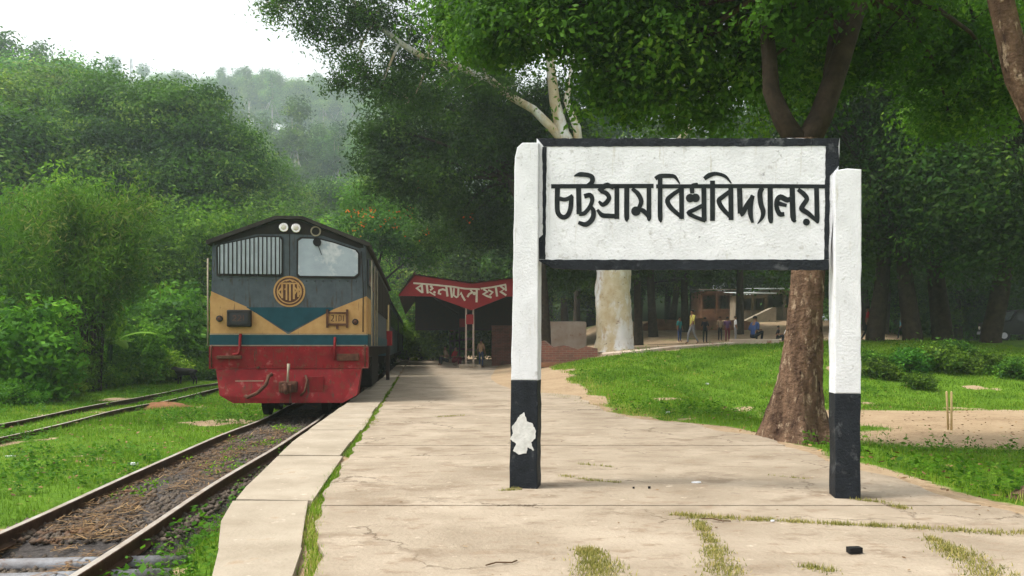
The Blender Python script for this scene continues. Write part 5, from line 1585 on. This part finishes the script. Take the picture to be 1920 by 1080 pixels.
# banana plant
bn = on_ground((205 - 960) / F * 28, 28)
ban = empty('banana_plant', bn); tag(ban, 'banana plant with long pale ribbed leaves among the shrubs', 'plant')
MB().tube([(0, 0, 0), (0, 0, .9), (.05, 0, 1.6)], [.13, .10, .07], 10).build('stem', M['leaf_bright'], ban, True)
random.seed(4)
for i in range(9):
    a = random.uniform(0, 6.28); el = random.uniform(.35, 1.15); L = random.uniform(1.3, 2.0)
    m_ = MB(); nseg = 9; rows = []
    for j in range(nseg + 1):
        t = j / nseg
        d = L * t
        x = math.cos(a) * d * math.cos(el); yv = math.sin(a) * d * math.cos(el); z = 1.5 + d * math.sin(el) - 0.55 * t * t * L * (1.1 - el * .5)
        wv = 0.24 * math.sin(math.pi * min(1, t * .93 + .07)) ** .6
        sx, sy = -math.sin(a) * wv, math.cos(a) * wv
        m_.v += [(x + sx, yv + sy, z - .05), (x, yv, z), (x - sx, yv - sy, z - .05)]
    for j in range(nseg):
        m_.f += [(3 * j, 3 * j + 1, 3 * j + 4, 3 * j + 3), (3 * j + 1, 3 * j + 2, 3 * j + 5, 3 * j + 4)]; m_.m += [0, 0]
    me_ = m_.mesh('leaf', True)
    at_ = me_.attributes.new('tint', 'FLOAT', 'POINT'); at_.data.foreach_set('value', np.full(len(me_.vertices), .75 + .2 * random.random(), np.float32))
    link('leaf', me_, M['leaf_bright'], ban)

# --- shade trees beyond the field and the yard
random.seed(31)
lab4 = {1640: 'shade tree with thin trunk beside the red-shirted walker', 1712: 'shade tree with stout dark trunk between the walkers', 1768: 'shade tree with straight dark trunk at the bank top', 1858: 'shade tree at the roadside by the dark jeep'}
for px, Y, s in [(1640, 33.5, 1.15), (1712, 33, 1.2), (1768, 34, 1.25), (1858, 32.5, 1.25)]:
    place('drape', (px - 960) / F * Y, Y, s, label=lab4[px], group='shade trees along the bank top')
YARD = [(1386, 59, 1.15, 'shade tree with dark trunk right behind the white-shirted person in the yard'), (1285, 61, 1.1, 'shade tree with grey trunk behind the teal-shirted person in the yard'),
        (1225, 58, 1.2, 'shade tree standing alone between the pale spotted trunk and the teal-shirted person'), (1198, 48, 1.0, 'shade tree whose trunk almost touches the pale spotted trunk'),
        (1570, 47, 1.1, 'shade tree half hidden by the sign post on the road side'), (1150, 62, 1.2, 'shade tree hidden by the pale spotted trunk'),
        (1330, 90, 1.4, 'large shade tree behind the thatch-coloured hut'), (1080, 70, 1.2, 'shade tree behind the pale tank wall'), (1010, 58, 1.1, 'shade tree behind the tall brick wall of the shed'), (940, 62, 1.2, 'shade tree at the far end of the platform shed')]
for px, Y, s, lb in YARD:
    place('dark', (px - 960) / F * Y, Y, s, label=lb, group='shade trees in the yard')
for i in range(16):
    Y = random.uniform(60, 72); px = 1600 + i * 28
    place('drape', (px - 960) / F * Y, Y, random.uniform(1.1, 1.4), label='dark tree across the road behind the walkers', group='trees across the road')
for i in range(26):
    Y = random.uniform(92, 120); px = 640 + i * 56 + random.uniform(-20, 20)
    place(random.choice(('dark', 'broad')), (px - 960) / F * Y, Y, random.uniform(1.3, 1.7), label='tall tree in the wood closing off the yard', group='trees of the closing wood')
for px in (1060, 1160, 1260, 1360, 1460, 1560):
    Y = 84 + random.uniform(-3, 6)
    place('drape', (px - 960) / F * Y, Y, random.uniform(1.25, 1.5), label='dense tree right behind the huts of the yard', group='trees behind the huts')
# overhanging crowns behind the forked tree
for px, Y, s in [(1590, 24.0, 1.0), (1800, 22.5, 1.05), (2010, 21, 1.1)]:
    pass
# bank undergrowth
for px, py, s in [(1650, 700, .9), (1700, 690, 1.2), (1745, 685, 1.4), (1790, 680, 1.3), (1840, 690, 1.1), (1620, 685, .9), (1900, 700, 1.0), (1720, 720, .7)]:
    q = hit(px, py + 8, 12, 60)
    place('bank', q.x, q.y, s * .8, label='dark green bush growing on the grassy bank', cat='bush', group='bushes on the bank')

# broad-leaved weeds dotted through the grass
def weeds(n, X, Y, label, leaf=(.02, .055), per=14, hgt=.07):
    Xr = np.repeat(X, per) + rng.normal(0, .035, len(X) * per); Yr = np.repeat(Y, per) + rng.normal(0, .035, len(X) * per)
    sc = np.repeat(rng.uniform(.5, 1.6, len(X)), per)
    C = np.stack([Xr, Yr, height(Xr, Yr) + np.abs(rng.normal(0, hgt, len(Xr))) * sc + .015], -1)
    t = np.clip(np.repeat(rng.uniform(.1, .9, len(X)), per) + rng.normal(0, .1, len(Xr)), 0, 1)
    V, Fc, tt = leaves(C, rng.uniform(leaf[0], leaf[1], len(C)) * sc, t, .6, .1, norm=np.tile(np.array([0, 0, 1.0]), (len(C), 1)))
    o = link('weeds', raw_mesh('weeds', V, Fc, M['leaf_bright'], tt)); tag(o, label, 'weeds', kind='stuff')
X, Y = scatter(9000, -12, -2, 3.5, 26, 1.4)
k = (((X < track_x(Y) - .6) & (vnoise(X, Y, 1.6, 17) > .15)) | ((X > track_x(Y) + .56) & (X < edge_x(Y)))) & (X > -.66 * Y)
weeds(0, X[k], Y[k], 'broad-leaved weeds dotted through the grass by the tracks')
X, Y = scatter(9000, 1.5, 15, 6, 34, 1.3)
k = (X > pr_x(Y) + .05) & (dirt(X, Y) < .5) & (vnoise(X, Y, 1.9, 19) > .1)
weeds(0, X[k], Y[k], 'broad-leaved weeds dotted through the grass of the bank')
Y = rng.uniform(7.5, 14, 260); X = track_x(Y) + np.clip(rng.normal(.05, .22, 260), -.45, .45)
k = vnoise(X * 2, Y, .6, 23) > .25
Xr, Yr = np.repeat(X[k], 12) + rng.normal(0, .05, k.sum() * 12), np.repeat(Y[k], 12) + rng.normal(0, .05, k.sum() * 12)
V, Fc, tt = leaves(np.stack([Xr, Yr, -.385 + np.abs(rng.normal(0, .03, len(Xr)))], -1), rng.uniform(.02, .05, len(Xr)), rng.random(len(Xr)), .5, .1)
o = link('weeds', raw_mesh('weeds', V, Fc, M['leaf_bright'], tt)); tag(o, 'small weeds sprouting between the rails', 'weeds', kind='stuff')

# greenery seen through the shed
random.seed(77)
for px, Y, sc in ((790, 56, 1.5), (812, 58, 1.3), (765, 60, 1.6), (840, 62, 1.7), (930, 60, 1.6)):
    place('shrub', (px - 960) / F * Y, Y, sc, label='bright shrub growing behind the platform shed', cat='shrub', group='shrubs behind the shed')

for i in range(15):
    px = 1570 + i * 30 + random.uniform(-8, 8); Y = random.uniform(62, 74)
    place('shrub', (px - 960) / F * Y, Y, random.uniform(1.7, 2.3), label='dark hedge shrub across the road behind the walkers', cat='shrub', group='hedge shrubs across the road')

# ------------------------------------------------------------------ yard: walls, huts, road
road = MB()
rx = np.linspace(15, 90, 40)
for x in rx:
    for y in (42.5 + 0.10 * (x - 20), 49.0 + 0.10 * (x - 20)):
        road.v.append((float(x), float(y), float(height(x, y)) + 0.05))
for i in range(len(rx) - 1):
    road.f.append((2 * i, 2 * i + 2, 2 * i + 3, 2 * i + 1)); road.m.append(0)
tag(road.build('road', M['asphalt']), kind='structure')

q = hit(1062, 681, 20, 50)
ruin = empty('brick_plinth', (q.x, q.y, q.z - .1), -0.10)
tag(ruin, 'low ruined red brick plinth beside the pale spotted trunk', 'wall')
m_ = MB()
prof = [(-1.15, 0), (1.1, 0), (1.1, .62), (.7, .70), (.4, .58), (-.1, .74), (-.5, .66), (-.8, .9), (-1.15, .84)]
m_.prism(prof, fn, 0.0, 1.3)
m_.build('brickwork', M['brick'], ruin)
MB().box(-1.2, 1.15, -.05, 1.35, -.05, .12, .02).build('footing', M['clay_bank'], ruin)
q = hit(1062, 668, 20, 50)
ledge = MB().box(-1.3, 1.2, 0, .5, 0, 1.75, .12).build('water_tank', M['plaster_pale'], None, False, (2.35, q.y + 2.6, float(height(2.35, q.y + 2.6)) - .1), (0, 0, -.05))
tag(ledge, 'pale plastered low tank wall behind the brick plinth', 'wall')

def hut(px, Y, wdt, dep, hgt, label, roofmat='tin_pale', rz=0.0, opening=True, wallmat='plaster', dz=0.0):
    x = (px - 960) / F * Y
    r = empty('shop_hut', on_ground(x, Y, dz), rz)
    t_ = .18
    w2 = wdt / 2
    def bx(nm, *a, mat=wallmat): return MB().box(*a).build(nm, M[mat], r)
    bx('wall', -w2, w2, dep - t_, dep, -.5, hgt)
    bx('wall', -w2, -w2 + t_, 0, dep - t_ - .003, -.5, hgt)
    bx('wall', w2 - t_, w2, 0, dep - t_ - .003, -.5, hgt)
    bx('counter_wall', -w2 + t_ + .003, w2 - t_ - .003, .02, .2, -.5, hgt * .42)
    bx('lintel', -w2 + t_ + .003, w2 - t_ - .003, .02, .2, hgt * .86, hgt - .003)
    for fx in (-.02, .42):
        bx('pillar', wdt * fx - .12, wdt * fx + .12, -.12, .017, -.5, hgt)
    m2 = MB(); nn = 24
    for d in (-.9, dep + .5):
        for i in range(nn + 1):
            xx = lerp(-w2 - .5, w2 + .5, i / nn)
            m2.v.append((xx, d, hgt + .12 + (.35 if d > 0 else 0) + (.02 if i % 2 else -.02)))
    for i in range(nn): m2.f.append((i, i + 1, nn + 2 + i, nn + 1 + i)); m2.m.append(0)
    ro_ = m2.build('roof', M[roofmat], r)
    bx('roof_edge', -w2 - .5, w2 + .5, -.93, -.88, hgt + .02, hgt + .14, mat=roofmat)
    bx('step', -w2 - .3, w2 + .3, -.6, -.13, -.5, .12)
    tag(r, label, 'hut')
    return r
hut(1472, 72, 4.2, 4, 2.75, 'open-fronted shop hut with pale tin roof beyond the brown trunk', rz=-.05)
hut(1412, 71, 2.6, 3, 2.3, 'smaller lean-to hut with dark doorway adjoining the tin-roofed shop', rz=-.02)
hut(1345, 78, 3.2, 3.5, 3.0, 'thatch-coloured hut roof between the yard trees', roofmat='thatch', rz=.05, wallmat='clay_bank')
q = on_ground((1425 - 960) / F * 68.5, 68.5)
rm = MB().prism([(-2.1, -.3), (1.4, -.3), (1.4, 1.25), (1.1, 1.25)], fn, 0, 1.2).build('entrance_ramp', M['plaster'], None, False, q)
tag(rm, 'sloping concrete ramp leading up to the tin-roofed shop', 'ramp')
q = on_ground((1315 - 960) / F * 62, 62)
ew = MB()
prof = [(-4.5, -.4), (4.5, -.4), (4.3, .5), (3, .85), (1.5, .7), (0, .95), (-2, .8), (-3.6, .9), (-4.4, .5)]
tag(ew.prism(prof, fn, 0, .8).build('mud_wall', M['clay_bank'], None, False, q), 'eroded reddish mud wall across the yard', 'wall')
# kerb line between bank and yard
kx = [(1130, 668), (1200, 662), (1260, 655), (1330, 650), (1390, 646), (1440, 641), (1480, 638)]
km = MB()
kp = [hit(a, b, 20, 60) for a, b in kx]
km.tube([p + Vector((0, 0, .03)) for p in kp], .10, 6)
tag(km.build('kerb', M['plaster_pale']), kind='structure')
kb = hit(1412, 646, 20, 60)
tag(MB().box(-1.0, 1.0, -.15, .15, 0, .22, .03).build('concrete_bench', M['plaster_pale'], None, False, (kb.x, kb.y - .1, kb.z), (0, 0, .1)), 'low pale concrete ledge where the blue-shirted man sits', 'bench')
# stone lying in the yard
# ------------------------------------------------------------------ people
def skeleton_mesh(joints, edges, root, labels):
    me_ = bpy.data.meshes.new('person')
    names = list(joints)
    me_.from_pydata([joints[k][0] for k in names], [], [])
    me_ = bpy.data.meshes.new('person')
    me_.from_pydata([joints[k][0] for k in names], [(names.index(a), names.index(b)) for a, b in edges], [])
    o = bpy.data.objects.new('tmp', me_); COL.objects.link(o)
    sk_ = o.modifiers.new('skin', 'SKIN'); sk_.use_smooth_shade = True
    lay = me_.skin_vertices[0].data
    for i, k in enumerate(names):
        r = joints[k][1]
        lay[i].radius = r if hasattr(r, '__len__') else (r, r)
        lay[i].use_root = (k == root)
    sb = o.modifiers.new('sub', 'SUBSURF'); sb.levels = 1; sb.render_levels = 1
    dg = bpy.context.evaluated_depsgraph_get()
    res = bpy.data.meshes.new_from_object(o.evaluated_get(dg))
    bpy.data.objects.remove(o)
    segs = [(np.array(joints[a][0]), np.array(joints[b][0]), labels.get((a, b), 0)) for a, b in edges]
    mi = []
    for f in res.polygons:
        c = np.array(f.center); best = (1e9, 0)
        for a, b, l_ in segs:
            ab = b - a; t = np.clip(np.dot(c - a, ab) / max(np.dot(ab, ab), 1e-9), 0, 1)
            d = np.linalg.norm(c - a - ab * t)
            if d < best[0]: best = (d, l_)
        mi.append(best[1])
    return res, mi

def pose(kind):
    J = dict(pelvis=((0, 0, .93), (.15, .105)), spine=((0, 0, 1.12), (.135, .10)), chest=((0, 0, 1.32), (.165, .11)), neck=((0, 0, 1.47), .052), head=((0, -.015, 1.56), (.075, .088)), top=((0, -.01, 1.655), (.068, .078)))
    for s, sx in (('L', -1), ('R', 1)):
        J['sh' + s] = ((sx * .17, 0, 1.39), .06); J['el' + s] = ((sx * .235, .01, 1.12), .045); J['wr' + s] = ((sx * .25, -.06, .88), .033); J['ha' + s] = ((sx * .25, -.09, .78), .034)
        J['hip' + s] = ((sx * .09, 0, .86), .088); J['kn' + s] = ((sx * .10, -.02, .48), .06); J['an' + s] = ((sx * .10, .01, .085), .045); J['to' + s] = ((sx * .11, -.13, .03), .034)
    if kind == 'walk':
        J['knL'] = ((-.10, -.16, .50), .06); J['anL'] = ((-.10, -.20, .10), .045); J['toL'] = ((-.11, -.34, .045), .034)
        J['knR'] = ((.10, .06, .49), .06); J['anR'] = ((.10, .27, .13), .045); J['toR'] = ((.11, .16, .035), .034)
        J['elL'] = ((-.24, .10, 1.14), .045); J['wrL'] = ((-.25, .12, .90), .033); J['haL'] = ((-.25, .11, .80), .034)
        J['elR'] = ((.24, -.06, 1.13), .045); J['wrR'] = ((.23, -.20, .95), .033); J['haR'] = ((.22, -.27, .88), .034)
    if kind == 'sit':
        dz = -.62
        for k_ in ('pelvis', 'spine', 'chest', 'neck', 'head', 'top', 'shL', 'shR', 'elL', 'elR', 'hipL', 'hipR'):
            (x, y_, z), r = J[k_]; J[k_] = ((x, y_ - (.10 if z > 1.3 else 0), z + dz), r)
        for s, sx in (('L', -1), ('R', 1)):
            J['kn' + s] = ((sx * .15, -.40, .46), .06); J['an' + s] = ((sx * .12, -.36, .07), .045); J['to' + s] = ((sx * .13, -.49, .03), .034)
            J['wr' + s] = ((sx * .18, -.30, .52), .033); J['ha' + s] = ((sx * .12, -.38, .52), .034)
    E = [('pelvis', 'spine'), ('spine', 'chest'), ('chest', 'neck'), ('neck', 'head'), ('head', 'top')]
    lab_ = {('pelvis', 'spine'): 1, ('spine', 'chest'): 1}
    for s in 'LR':
        E += [('chest', 'sh' + s), ('sh' + s, 'el' + s), ('el' + s, 'wr' + s), ('wr' + s, 'ha' + s), ('pelvis', 'hip' + s), ('hip' + s, 'kn' + s), ('kn' + s, 'an' + s), ('an' + s, 'to' + s)]
        lab_.update({('chest', 'sh' + s): 1, ('sh' + s, 'el' + s): 1, ('pelvis', 'hip' + s): 2, ('hip' + s, 'kn' + s): 2, ('kn' + s, 'an' + s): 2})
    lab_[('chest', 'neck')] = 0
    me_, mi = skeleton_mesh(J, E, 'pelvis', lab_)
    return me_, mi, J['head'][0]
POSES = {}
hair_me = MB()
for i in range(7):
    for j in range(12):
        th_, ph_ = (i / 6) * 1.75, j / 12 * 6.2832
        hair_me.v.append((.092 * math.sin(th_) * math.cos(ph_), .104 * math.sin(th_) * math.sin(ph_) + (.014 if th_ > .9 else 0), .105 * math.cos(th_)))
for i in range(6):
    for j in range(12):
        if i >= 3 and math.sin((j + .5) / 12 * 6.2832) < -.5: continue
        hair_me.f.append((i * 12 + j, (i + 1) * 12 + j, (i + 1) * 12 + (j + 1) % 12, i * 12 + (j + 1) % 12)); hair_me.m.append(0)
hair_mesh = hair_me.mesh('hair', True); hair_mesh.materials.append(M['hair'])
def person(loc, kind, shirt, trousers, rz, hgt, label, group=None):
    if kind not in POSES: POSES[kind] = pose(kind)
    me0, mi, hd = POSES[kind]
    me_ = me0.copy(); me_.name = 'person'
    me_.materials.clear()
    for k_ in ('skin', shirt, trousers): me_.materials.append(M[k_])
    me_.polygons.foreach_set('material_index', mi)
    o = link('person', me_, None, None, loc, (0, 0, rz), hgt / 1.72)
    link('hair', hair_mesh, None, o, (hd[0], hd[1] + .012, hd[2] + .055))
    tag(o, label, 'person', group)
    return o
def pp(px, py, *a, y0=20, y1=90, dz=0.0, **k):
    q = hit(px, py, y0, y1); return person(q + Vector((0, 0, dz)), *a, **k)
yard = 'people in the yard'
pp(1274, 641, 'stand', 'c_teal', 'c_blue', .6, 1.68, 'person in a teal shirt and dark blue trousers beside the yard trunk', yard)
pp(1298, 646, 'walk', 'c_yellow', 'c_grey', -1.3, 1.70, 'person in a yellow shirt and pale trousers walking past the yard trunk', yard)
pp(1322, 643, 'stand', 'c_dark', 'c_dark', 2.6, 1.68, 'person dressed wholly in black standing alone', yard)
pp(1350, 640, 'stand', 'c_tan', 'c_dark', .3, 1.66, 'person in a tan shirt at the edge of the standing group', yard)
pp(1364, 641, 'stand', 'c_purple', 'c_maroon', 2.9, 1.66, 'person in a dark purple top and red trousers in the standing group', yard)
pp(1379, 640, 'stand', 'c_white', 'c_grey', 1.5, 1.70, 'person in a white shirt against the dark yard trunk', yard)
pp(1413, 645, 'sit', 'c_blue', 'c_dark', 2.2, 1.70, 'person in a blue shirt sitting on the pale concrete ledge', yard, dz=.08)
pp(1457, 641, 'sit', 'c_dark', 'c_dark', 1.0, 1.70, 'person in black sitting on the bank beside the brown trunk', yard)
pp(1475, 641, 'sit', 'c_white', 'c_jeans', 1.9, 1.72, 'person in a white shirt sitting on the bank beside the brown trunk', yard)
person(Vector((*pxg(902, 689), 0)), 'stand', 'c_beige', 'c_jeans', 2.7, 1.36, 'child in a beige shirt and jeans standing by the shed column')
person(Vector((*pxg(851, 686), 0)), 'sit', 'c_red', 'c_maroon', 1.1, 1.6, 'person in red sitting under the platform shed')
person(Vector((*pxg(838, 685), 0)), 'sit', 'c_tan', 'c_dark', -1.1, 1.65, 'person in a tan shirt sitting under the platform shed next to the one in red')
wk = 'walkers on the road'
for px, py, kd, sh, tr, rz, hg, lb in [
    (1627, 640, 'walk', 'c_red', 'c_dark', 1.4, 1.68, 'person in a red shirt walking by the thin trunk'),
    (1652, 638, 'stand', 'c_grey', 'c_dark', .4, 1.65, 'person in a grey shirt standing behind the thin trunk'),
    (1690, 637, 'walk', 'c_cyan', 'c_dark', -1.5, 1.66, 'person in a light blue shirt walking between two trunks'),
    (1734, 634, 'stand', 'c_white', 'c_jeans', .9, 1.68, 'person in a white shirt and jeans on the road'),
    (1745, 634, 'walk', 'c_dark', 'c_dark', 1.5, 1.64, 'person in dark clothes walking beside the white-shirted one'),
    (1793, 632, 'walk', 'c_white', 'c_tan', -1.4, 1.70, 'person in a white shirt and tan trousers walking on the road'),
    (1806, 632, 'stand', 'c_purple', 'c_dark', 2.0, 1.66, 'person in a dark purple shirt in the roadside group'),
    (1818, 632, 'stand', 'c_dark', 'c_grey', .2, 1.68, 'person in a black shirt and grey trousers in the roadside group'),
    (1828, 631, 'walk', 'c_maroon', 'c_dark', 1.2, 1.62, 'person in a maroon shirt in the roadside group'),
    (1880, 634, 'walk', 'c_blue', 'c_dark', -1.2, 1.68, 'person in a dark blue shirt in front of the jeep')]:
    pp(px, py, kd, sh, tr, rz, hg, lb, wk, y0=38)

# ------------------------------------------------------------------ vehicles on the road
def vehicle(name, px, Y, rz, L, Wv, Hb, Ht, paint, label, cat):
    x = (px - 960) / F * Y
    r = empty(name, on_ground(x, Y, .05), rz)
    prof = [(-L / 2, .42), (L / 2, .42), (L / 2, Hb * .92), (L * .44, Hb), (L * .22, Hb), (L * .12, Ht - .05), (L * .06, Ht), (-L * .42, Ht), (-L * .485, Ht - .1), (-L / 2, Hb)]
    m2 = MB().prism(prof, lambda u, v, d: (u, d, v), -Wv / 2, Wv / 2)
    me2 = m2.mesh('body'); b2 = bmesh.new(); b2.from_mesh(me2); bmesh.ops.recalc_face_normals(b2, faces=b2.faces[:]); bmesh.ops.bevel(b2, geom=b2.edges[:], offset=.04, segments=2, affect='EDGES'); b2.to_mesh(me2); b2.free()
    link('body', me2, M[paint], r)
    for sy in (-1, 1):
        ya, yb = sorted((sy * (Wv / 2 - .01), sy * (Wv / 2 + .008)))
        for i, (xa, xb) in enumerate(((-L * .42, -L * .20), (-L * .18, L * .02), (L * .04, L * .13))):
            MB().box(xa, xb, ya, yb, Hb + .03, Ht - (.14 if i < 2 else .28)).build('window', M['glass_dark'], r)
        for xw in (-L * .3, L * .31):
            w_ = empty('wheel', (xw, sy * (Wv / 2 - .1), .33), 0, r)
            MB().tube([(0, -.10, 0), (0, .10, 0)], .33, 20).build('tyre', M['tyre'], w_)
            MB().tube([(0, -.108, 0), (0, .108, 0)], .18, 14).build('rim', M['steel_grey'], w_)
        MB().tube([(L / 2 - .02, sy * Wv * .34, .80), (L / 2 + .03, sy * Wv * .34, .80)], .10, 12).build('headlight', M['lamp_glass'], r)
    MB().add([(L * .215, -Wv * .42, Hb + .02), (L * .215, Wv * .42, Hb + .02), (L * .135, Wv * .40, Ht - .13), (L * .135, -Wv * .40, Ht - .13)], [(0, 1, 2, 3)]).build('windscreen', M['glass_dark'], r, False, (.03, 0, .02))
    MB().box(L / 2 - .02, L / 2 + .06, -Wv * .47, Wv * .47, .42, .58).build('bumper', M['steel_grey'], r)
    tag(r, label, cat)
vehicle('parked_jeep', 1912, 46.5, 3.0, 3.9, 1.7, 1.15, 1.85, 'car_black', 'black jeep standing on the road among the walkers', 'jeep')

# ------------------------------------------------------------------ goat
Jg = dict(hip=((0, .30, .50), (.12, .14)), mid=((0, .0, .49), (.13, .15)), sho=((0, -.28, .51), (.11, .15)), neck=((0, -.42, .60), .075), head=((0, -.52, .66), .06), muz=((0, -.64, .58), .035), tail=((0, .40, .55), .03), tl=((0, .45, .48), .015))
Eg = [('hip', 'mid'), ('mid', 'sho'), ('sho', 'neck'), ('neck', 'head'), ('head', 'muz'), ('hip', 'tail'), ('tail', 'tl')]
for s, sx in (('L', -1), ('R', 1)):
    Jg['fk' + s] = ((sx * .08, -.29, .27), .04); Jg['ff' + s] = ((sx * .08, -.30, .03), .028); Jg['hk' + s] = ((sx * .09, .24, .34), .055); Jg['ho' + s] = ((sx * .09, .36, .22), .032); Jg['hf' + s] = ((sx * .09, .33, .03), .028)
    Jg['ear' + s] = ((sx * .10, -.50, .66), .02)
    Eg += [('sho', 'fk' + s), ('fk' + s, 'ff' + s), ('hip', 'hk' + s), ('hk' + s, 'ho' + s), ('ho' + s, 'hf' + s), ('head', 'ear' + s)]
gm, _ = skeleton_mesh(Jg, Eg, 'mid', {})
gm.materials.clear(); gm.materials.append(M['fur_black'])
q = hit(350, 722, 15, 60)
goat = link('goat', gm, None, None, q, (0, 0, -1.75), 1.0)
tag(goat, 'black goat grazing on the grass beside the siding track', 'goat')
# fence posts and wall panel half hidden in the thicket
for px, lb in ((280, 'thin wooden fence post by the plaster wall panel'), (375, 'thin wooden fence post in the weeds by the locomotive')):
    p_ = on_ground((px - 960) / F * 38, 38)
    tag(MB().tube([(0, 0, -.1), (.02, 0, 2.3)], .05, 6).build('fence_post', M['wood_pale'], None, False, p_), lb, 'post', 'fence posts')
p_ = on_ground((290 - 960) / F * 39, 39)
tag(MB().box(-1.1, 1.1, 0, .15, -.1, 1.7).build('wall_panel', M['plaster_pale'], None, False, p_), 'short pale wall panel behind the weeds at the hill foot', 'wall')
# dead red soil heap
hp = MB(); rows = 8; segs_ = 18
for i in range(rows + 1):
    t = i / rows
    for j in range(segs_):
        a = 2 * math.pi * j / segs_
        rr = (1 - t) * (1 + .2 * math.sin(3 * a + 1) + .1 * math.sin(7 * a))
        hp.v.append((math.cos(a) * rr * .62, math.sin(a) * rr * 1.0, .16 * (1 - (1 - t) ** 2) + random.uniform(-.015, .015) - .03))
for i in range(rows):
    for j in range(segs_): hp.f.append((i * segs_ + j, i * segs_ + (j + 1) % segs_, (i + 1) * segs_ + (j + 1) % segs_, (i + 1) * segs_ + j)); hp.m.append(0)
q = hit(300, 764, 10, 40)
tag(hp.build('soil_heap', M['soil'], None, True, q), 'small heap of reddish soil in the grass between the tracks', 'soil')

# ------------------------------------------------------------------ cricket stumps
for px, py, tl in ((1778, 806, -.03), (1784, 807, .0)):
    q = hit(px, py, 10, 30)
    lb = 'leaning pale wooden cricket stump on the dirt pitch' if tl else 'upright pale wooden cricket stump on the dirt pitch'
    tag(MB().tube([(0, 0, -.06), (0, 0, .70), (0, 0, .72)], [.019, .019, .012], 8).build('cricket_stump', M['wood_pale'], None, True, q, (0, tl * 1.5, 0)), lb, 'stump', 'cricket stumps')

# ------------------------------------------------------------------ pole at the platform edge
q = Vector((*pxg(727, 712), 0))
pole = empty('signal_post', q)
tag(pole, 'thin rusty post with a red box at the platform edge beside the coach', 'post')
MB().box(-.05, .05, -.05, .05, -.02, 1.05).build('post_foot', M['iron_dark'], pole)
MB().box(-.13, .13, -.09, .09, 1.05, 1.5, .01).build('red_box', M['shed_red'], pole)
MB().tube([(0, 0, 1.5), (0, 0, 2.3)], .045, 8).build('pipe', M['wood_pale'], pole)

# ------------------------------------------------------------------ litter
def litter(px, py, w_, d_, h_, mat, label, rz=0.3, name='litter', ground_z=None):
    if ground_z is None: q = Vector((*pxg(px, py), 0.0045))
    else: q = hit(px, py, 2, 40)
    m2 = MB(); n_ = 7
    vs = []
    for i in range(n_):
        a = 2 * math.pi * i / n_; rr = random.uniform(.7, 1.1)
        vs.append((math.cos(a) * w_ / 2 * rr, math.sin(a) * d_ / 2 * rr))
    m2.prism(vs, lambda u, v, d: (u, v, d), 0, h_)
    tag(m2.build(name, M[mat], None, False, q, (0, 0, rz)), label, 'litter')
tag(MB().box(-.035, .035, -.02, .02, 0, .03, .004).build('litter', M['black_plastic'], None, False, Vector((*pxg(1602, 1038), .004)), (0, 0, .15)), 'small black plastic block lying on the paving', 'litter')
litter(1306, 906, .09, .05, .006, 'paper', 'scrap of white paper on the paving between the sign posts')
litter(1188, 917, .018, .018, .012, 'black_plastic', 'tiny black pebble on the paving beside another one')
litter(1217, 917, .024, .02, .016, 'black_plastic', 'slightly larger black pebble on the paving near the white scrap')
litter(1448, 979, .03, .02, .008, 'paper', 'tiny white scrap in the weed-filled crack')
litter(1250, 775, .12, .06, .03, 'paper', 'crumpled white scrap in the grass at the platform rim', ground_z=1)
litter(1326, 721, .14, .08, .04, 'paper', 'white scrap on the grassy bank', ground_z=1)
litter(20, 857, .16, .06, .02, 'paper', 'torn pale wrapper in the grass between the tracks', ground_z=1)
litter(332, 1035, .12, .07, .04, 'paper', 'white plastic cup in the weeds below the platform edge', ground_z=1)
litter(222, 1064, .16, .05, .05, 'paper', 'white plastic bag scrap beside the rail', ground_z=1)
litter(250, 872, .13, .06, .03, 'paper', 'pale stone by the outer rail', ground_z=1)
# twigs on the paving
for px, py, rz, lb in ((940, 1060, .4, 'crooked dry twig on the paving'), (1340, 978, -.5, 'straw stalk across the weed-filled crack')):
    tag(MB().tube([(-.08, 0, .006), (-.02, .015, .01), (.05, -.01, .008), (.09, .02, .006)], .0035, 5).build('twig', M['straw'], None, False, Vector((*pxg(px, py), .003)), (0, 0, rz)), lb, 'twig')

# ------------------------------------------------------------------ lattice mast on the ridge
Ym = 405.0
q = on_ground((246 - 960) / F * Ym, Ym, -1)
mast = empty('radio_mast', q)
tag(mast, 'slender steel lattice mast rising from the far ridge', 'mast')
Hm = 98.0
for i in range(3):
    a = i * 2.094
    MB().tube([(math.cos(a) * 1.1, math.sin(a) * 1.1, 0), (math.cos(a) * .5, math.sin(a) * .5, Hm)], .13, 5).build('mast_leg', M['steel_grey'], mast)
br2 = MB()
for k_ in range(34):
    z0, z1 = Hm * k_ / 34, Hm * (k_ + 1) / 34
    r0, r1 = lerp(1.1, .5, k_ / 34), lerp(1.1, .5, (k_ + 1) / 34)
    for i in range(3):
        a, b = i * 2.094, ((i + 1) % 3) * 2.094
        br2.tube([(math.cos(a) * r0, math.sin(a) * r0, z0), (math.cos(b) * r1, math.sin(b) * r1, z1)], .06, 4)
br2.build('lattice_bracing', M['steel_grey'], mast)['kind'] = 'stuff'
for z in (72, 84):
    MB().box(-2.6, 2.6, -.15, .15, z, z + .3).build('antenna_arm', M['steel_grey'], mast)

# ------------------------------------------------------------------ haze
hz = MB().box(-430, 430, -70, 570, -6, 215).build('haze', None)
m, n, l, out = new_mat('haze')
pv = n.new('ShaderNodeVolumePrincipled')
pv.inputs['Color'].default_value = (0.80, 0.95, 0.96, 1)
pv.inputs['Density'].default_value = 0.0008
pv.inputs['Anisotropy'].default_value = 0.35
l.new(pv.outputs[0], out.inputs['Volume'])
hz.data.materials.append(m)
tag(hz, 'pale morning haze in the air over the line and hills', 'haze', kind='stuff')
